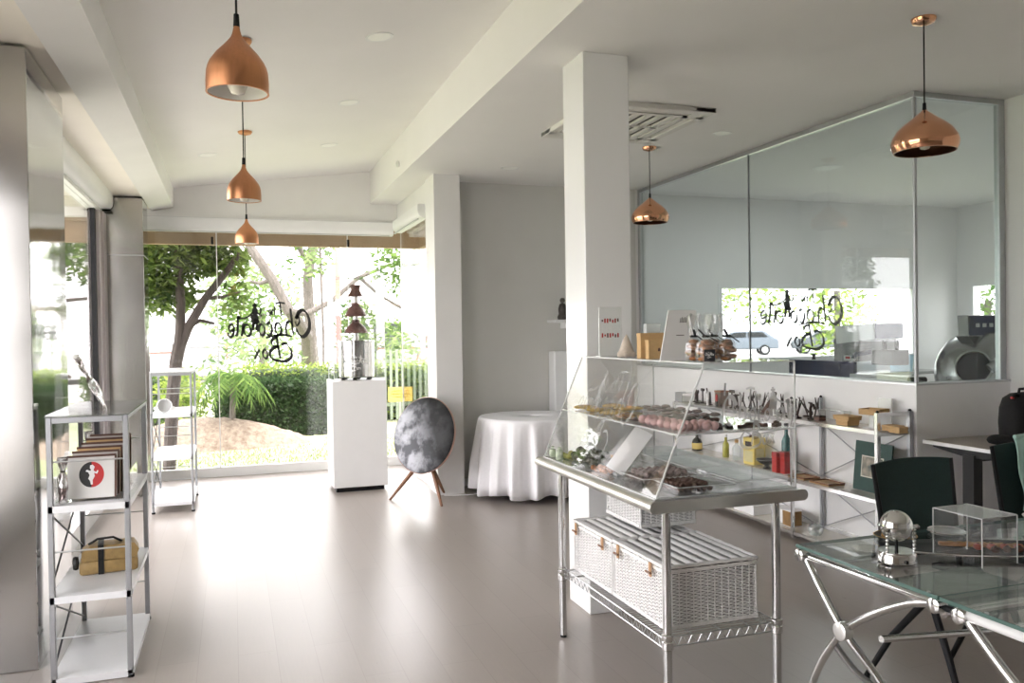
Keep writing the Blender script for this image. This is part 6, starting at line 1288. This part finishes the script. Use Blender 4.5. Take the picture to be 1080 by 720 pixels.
# office chairs ----------------------------------------------------------
M['mesh_green'] = mat('dark_green_mesh_fabric', (.012, .034, .032), .75, noise=.15, nscale=120, bump=.15, bscale=500)
def office_chair(loc, rz, label):
    """backrest at local +y, seat towards -y"""
    t = thing('office_chair', label, 'chair', loc, rz)
    MB().box(-.225,.225,-.42,-.02,.43,.475,.018,2).build('seat', M['mesh_green'], t); MB().box(-.215,.215,-.41,-.02,.415,.43,.004).build('seat_shell', M['black'], t)
    q = MB(); vs = []; fs = []; NX_, NZ_ = 10, 10
    for s in (0, 1):
        for j in range(NZ_+1):
            for i in range(NX_+1):
                u, v = i/NX_*2-1, j/NZ_; w = .195 + .028*v; vs.append((u*w, .005 + .055*v + .022*(1-u*u) + .010*s, .58 + .365*v + (.012*(1-u*u) if j == NZ_ else 0)))
    W2 = NX_+1; O2 = W2*(NZ_+1)
    for s in (0, 1):
        for j in range(NZ_):
            for i in range(NX_): fs.append((s*O2+j*W2+i, s*O2+j*W2+i+1, s*O2+(j+1)*W2+i+1, s*O2+(j+1)*W2+i))
    for j in range(NZ_): fs += [(j*W2,(j+1)*W2,O2+(j+1)*W2,O2+j*W2), (j*W2+NX_,(j+1)*W2+NX_,O2+(j+1)*W2+NX_,O2+j*W2+NX_)]
    for i in range(NX_): fs += [(i,i+1,O2+i+1,O2+i), (NZ_*W2+i,NZ_*W2+i+1,O2+NZ_*W2+i+1,O2+NZ_*W2+i)]
    q.add(vs, fs); q.build('backrest', M['mesh_green'], t)
    for s in (-1, 1):
        MB().tube([(s*.205,-.05,.42),(s*.205,.0,.47),(s*.205,.012,.58),(s*.226,.062,.945)], [.013,.013,.012,.010], 10).build('back_frame', M['black'], t)
        MB().tube([(s*.20,-.20,.43),(s*.225,-.03,.22),(s*.245,.09,.012)], [.016,.014,.012], 10).build('leg', M['black'], t); MB().tube([(s*.20,-.22,.43),(s*.215,-.32,.22),(s*.225,-.40,.012)], [.016,.014,.012], 10).build('leg', M['black'], t)
        for y in (.09, -.40): MB().lathe([(0,0),(.015,0),(.014,.014),(0,.014)], (s*(.245 if y > 0 else .225), y, 0), 12).build('foot', M['black'], t)
    MB().tube([(-.205,-.06,.43),(.205,-.06,.43)], .012, 10).build('cross_bar', M['black'], t); return t
office_chair((2.87, 2.86, 0), .03, 'dark green mesh backed black chair behind the glass table')
office_chair((3.78, 3.03, 0), -.15, 'dark green mesh chair at the right frame edge with mint cloth')
t = thing('mint_cloth', 'pale mint cloth hanging over the right chair back', 'cloth', (3.68, 3.10, .62)); vs = []; fs = []
for j in range(13):
    for i in range(9):
        u, v = i/8, j/12; vs.append((-.02 + .20*u + .01*math.sin(v*9), -.050 - .012*math.sin(u*9 + v*4) - .016 + .045*v, .015 + .355*v - .03*math.sin(u*3)*(1-v)))
for j in range(12):
    for i in range(8): fs.append((j*9+i, j*9+i+1, (j+1)*9+i+1, (j+1)*9+i))
q = MB(); q.add(vs, fs); o = q.build('drape', mat('mint_fabric', (.45,.66,.60), .85, noise=.04, nscale=30, bump=.1, bscale=200), t, ang=1.4); sm = o.modifiers.new('thickness', 'SOLIDIFY'); sm.thickness = .004
MB().tube([(-.02,-.022,.372),(.08,-.016,.376),(.18,-.022,.372)], .010, 8).build('rolled_edge', MATS['mint_fabric'], t)
# sit-stand desk against the low wall -------------------------------------
t = thing('office_desk', 'pale wood topped desk with black frame in the right corner', 'desk', (4.55, 3.84, 0))
MB().box(-.375,.375,-.32,.325,.797,.820,.002).build('desktop', mat('pale_oak_laminate', (.36,.32,.27), .4, noise=.08, nscale=6, stretch=(14,1,1)), t); MB().box(-.377,-.3755,-.32,.325,.797,.820).build('white_edge', M['white_satin'], t, smooth=False)
for x in (-.30, .30):
    MB().box(x-.035,x+.035,-.02,.06,.03,.76).build('leg', M['black'], t, smooth=False); MB().box(x-.035,x+.035,-.30,.30,0,.03).build('foot', M['black'], t, smooth=False); MB().prism([(-.30,.797),(.30,.797),(.30,.775),(.08,.745),(-.08,.745),(-.30,.775)], (.04,0,0), (x-.02,0,0), (0,1,0), (0,0,1)).build('bracket', M['black'], t, smooth=False)
MB().box(-.27,.27,-.03,.05,.725,.775).build('cross_beam', M['black'], t, smooth=False)
t = thing('green_clip', 'small bright green cable clip hanging under the desk', 'clip', (4.52, 3.60, .745)); MB().box(-.05,.03,-.012,.012,0,.028,.005).build('clip', mat('bright_green_plastic', (.02,.30,.04), .4, noise=.05), t); MB().tube([(-.01,0,.028),(-.01,0,.0515)], .004, 6).build('hook', M['black'], t)
t = thing('black_backpack', 'black backpack standing on the desk in the right corner', 'backpack', (4.67, 3.86, .8205), .1)
q = MB(); NB = 24; sg = [(.13,.085,0),(.155,.10,.02),(.16,.105,.12),(.155,.10,.21),(.135,.085,.27),(.09,.055,.298),(.02,.015,.305)]
q.add([(a*abs(math.cos(2*PI*k/NB))**.7*(1 if math.cos(2*PI*k/NB) > 0 else -1), b_*abs(math.sin(2*PI*k/NB))**.7*(1 if math.sin(2*PI*k/NB) > 0 else -1), z) for a, b_, z in sg for k in range(NB)], [(j*NB+k, j*NB+(k+1) % NB, (j+1)*NB+(k+1) % NB, (j+1)*NB+k) for j in range(len(sg)-1) for k in range(NB)] + [tuple(range(NB))[::-1]])
q.build('bag', M['black_cloth'], t, ang=1.2); MB().ball((0,-.10,.08), .085, 1.25,.5,.85,16,10).build('front_pocket', M['black_cloth'], t); MB().tube([(-.05,0,.29),(-.04,0,.325),(.04,0,.325),(.05,0,.29)], .009, 8).build('handle', M['black_cloth'], t); MB().tube([(-.09,-.03,.285),(-.16,-.05,.30),(-.20,-.06,.285)], .010, 8).build('strap', M['black_cloth'], t); MB().box(-.205,-.185,-.068,-.052,.275,.290,.003).build('red_tag', M['red'], t)
t = thing('black_pouch', 'black soft pouch lying on the desk beside the backpack', 'pouch', (4.40, 3.80, .8205)); MB().ball((0,0,.030), .075, 1.1,.8,.42,18,10,.05).build('pouch', M['black_cloth'], t, ang=1.4); MB().tube([(.05,0,.04),(.10,-.02,.05),(.12,-.03,.02)], .006, 8).build('strap', M['black_cloth'], t)
t = thing('desk_mouse', 'small white computer mouse on the desk edge', 'mouse', (4.33, 3.62, .8205), .4); MB().ball((0,0,.012), .028, 1.5,1,.5,16,10).build('shell', M['gloss_white'], t, ang=1.4); MB().box(-.004,.018,-.003,.003,.022,.027,.001).build('wheel', M['black'], t)
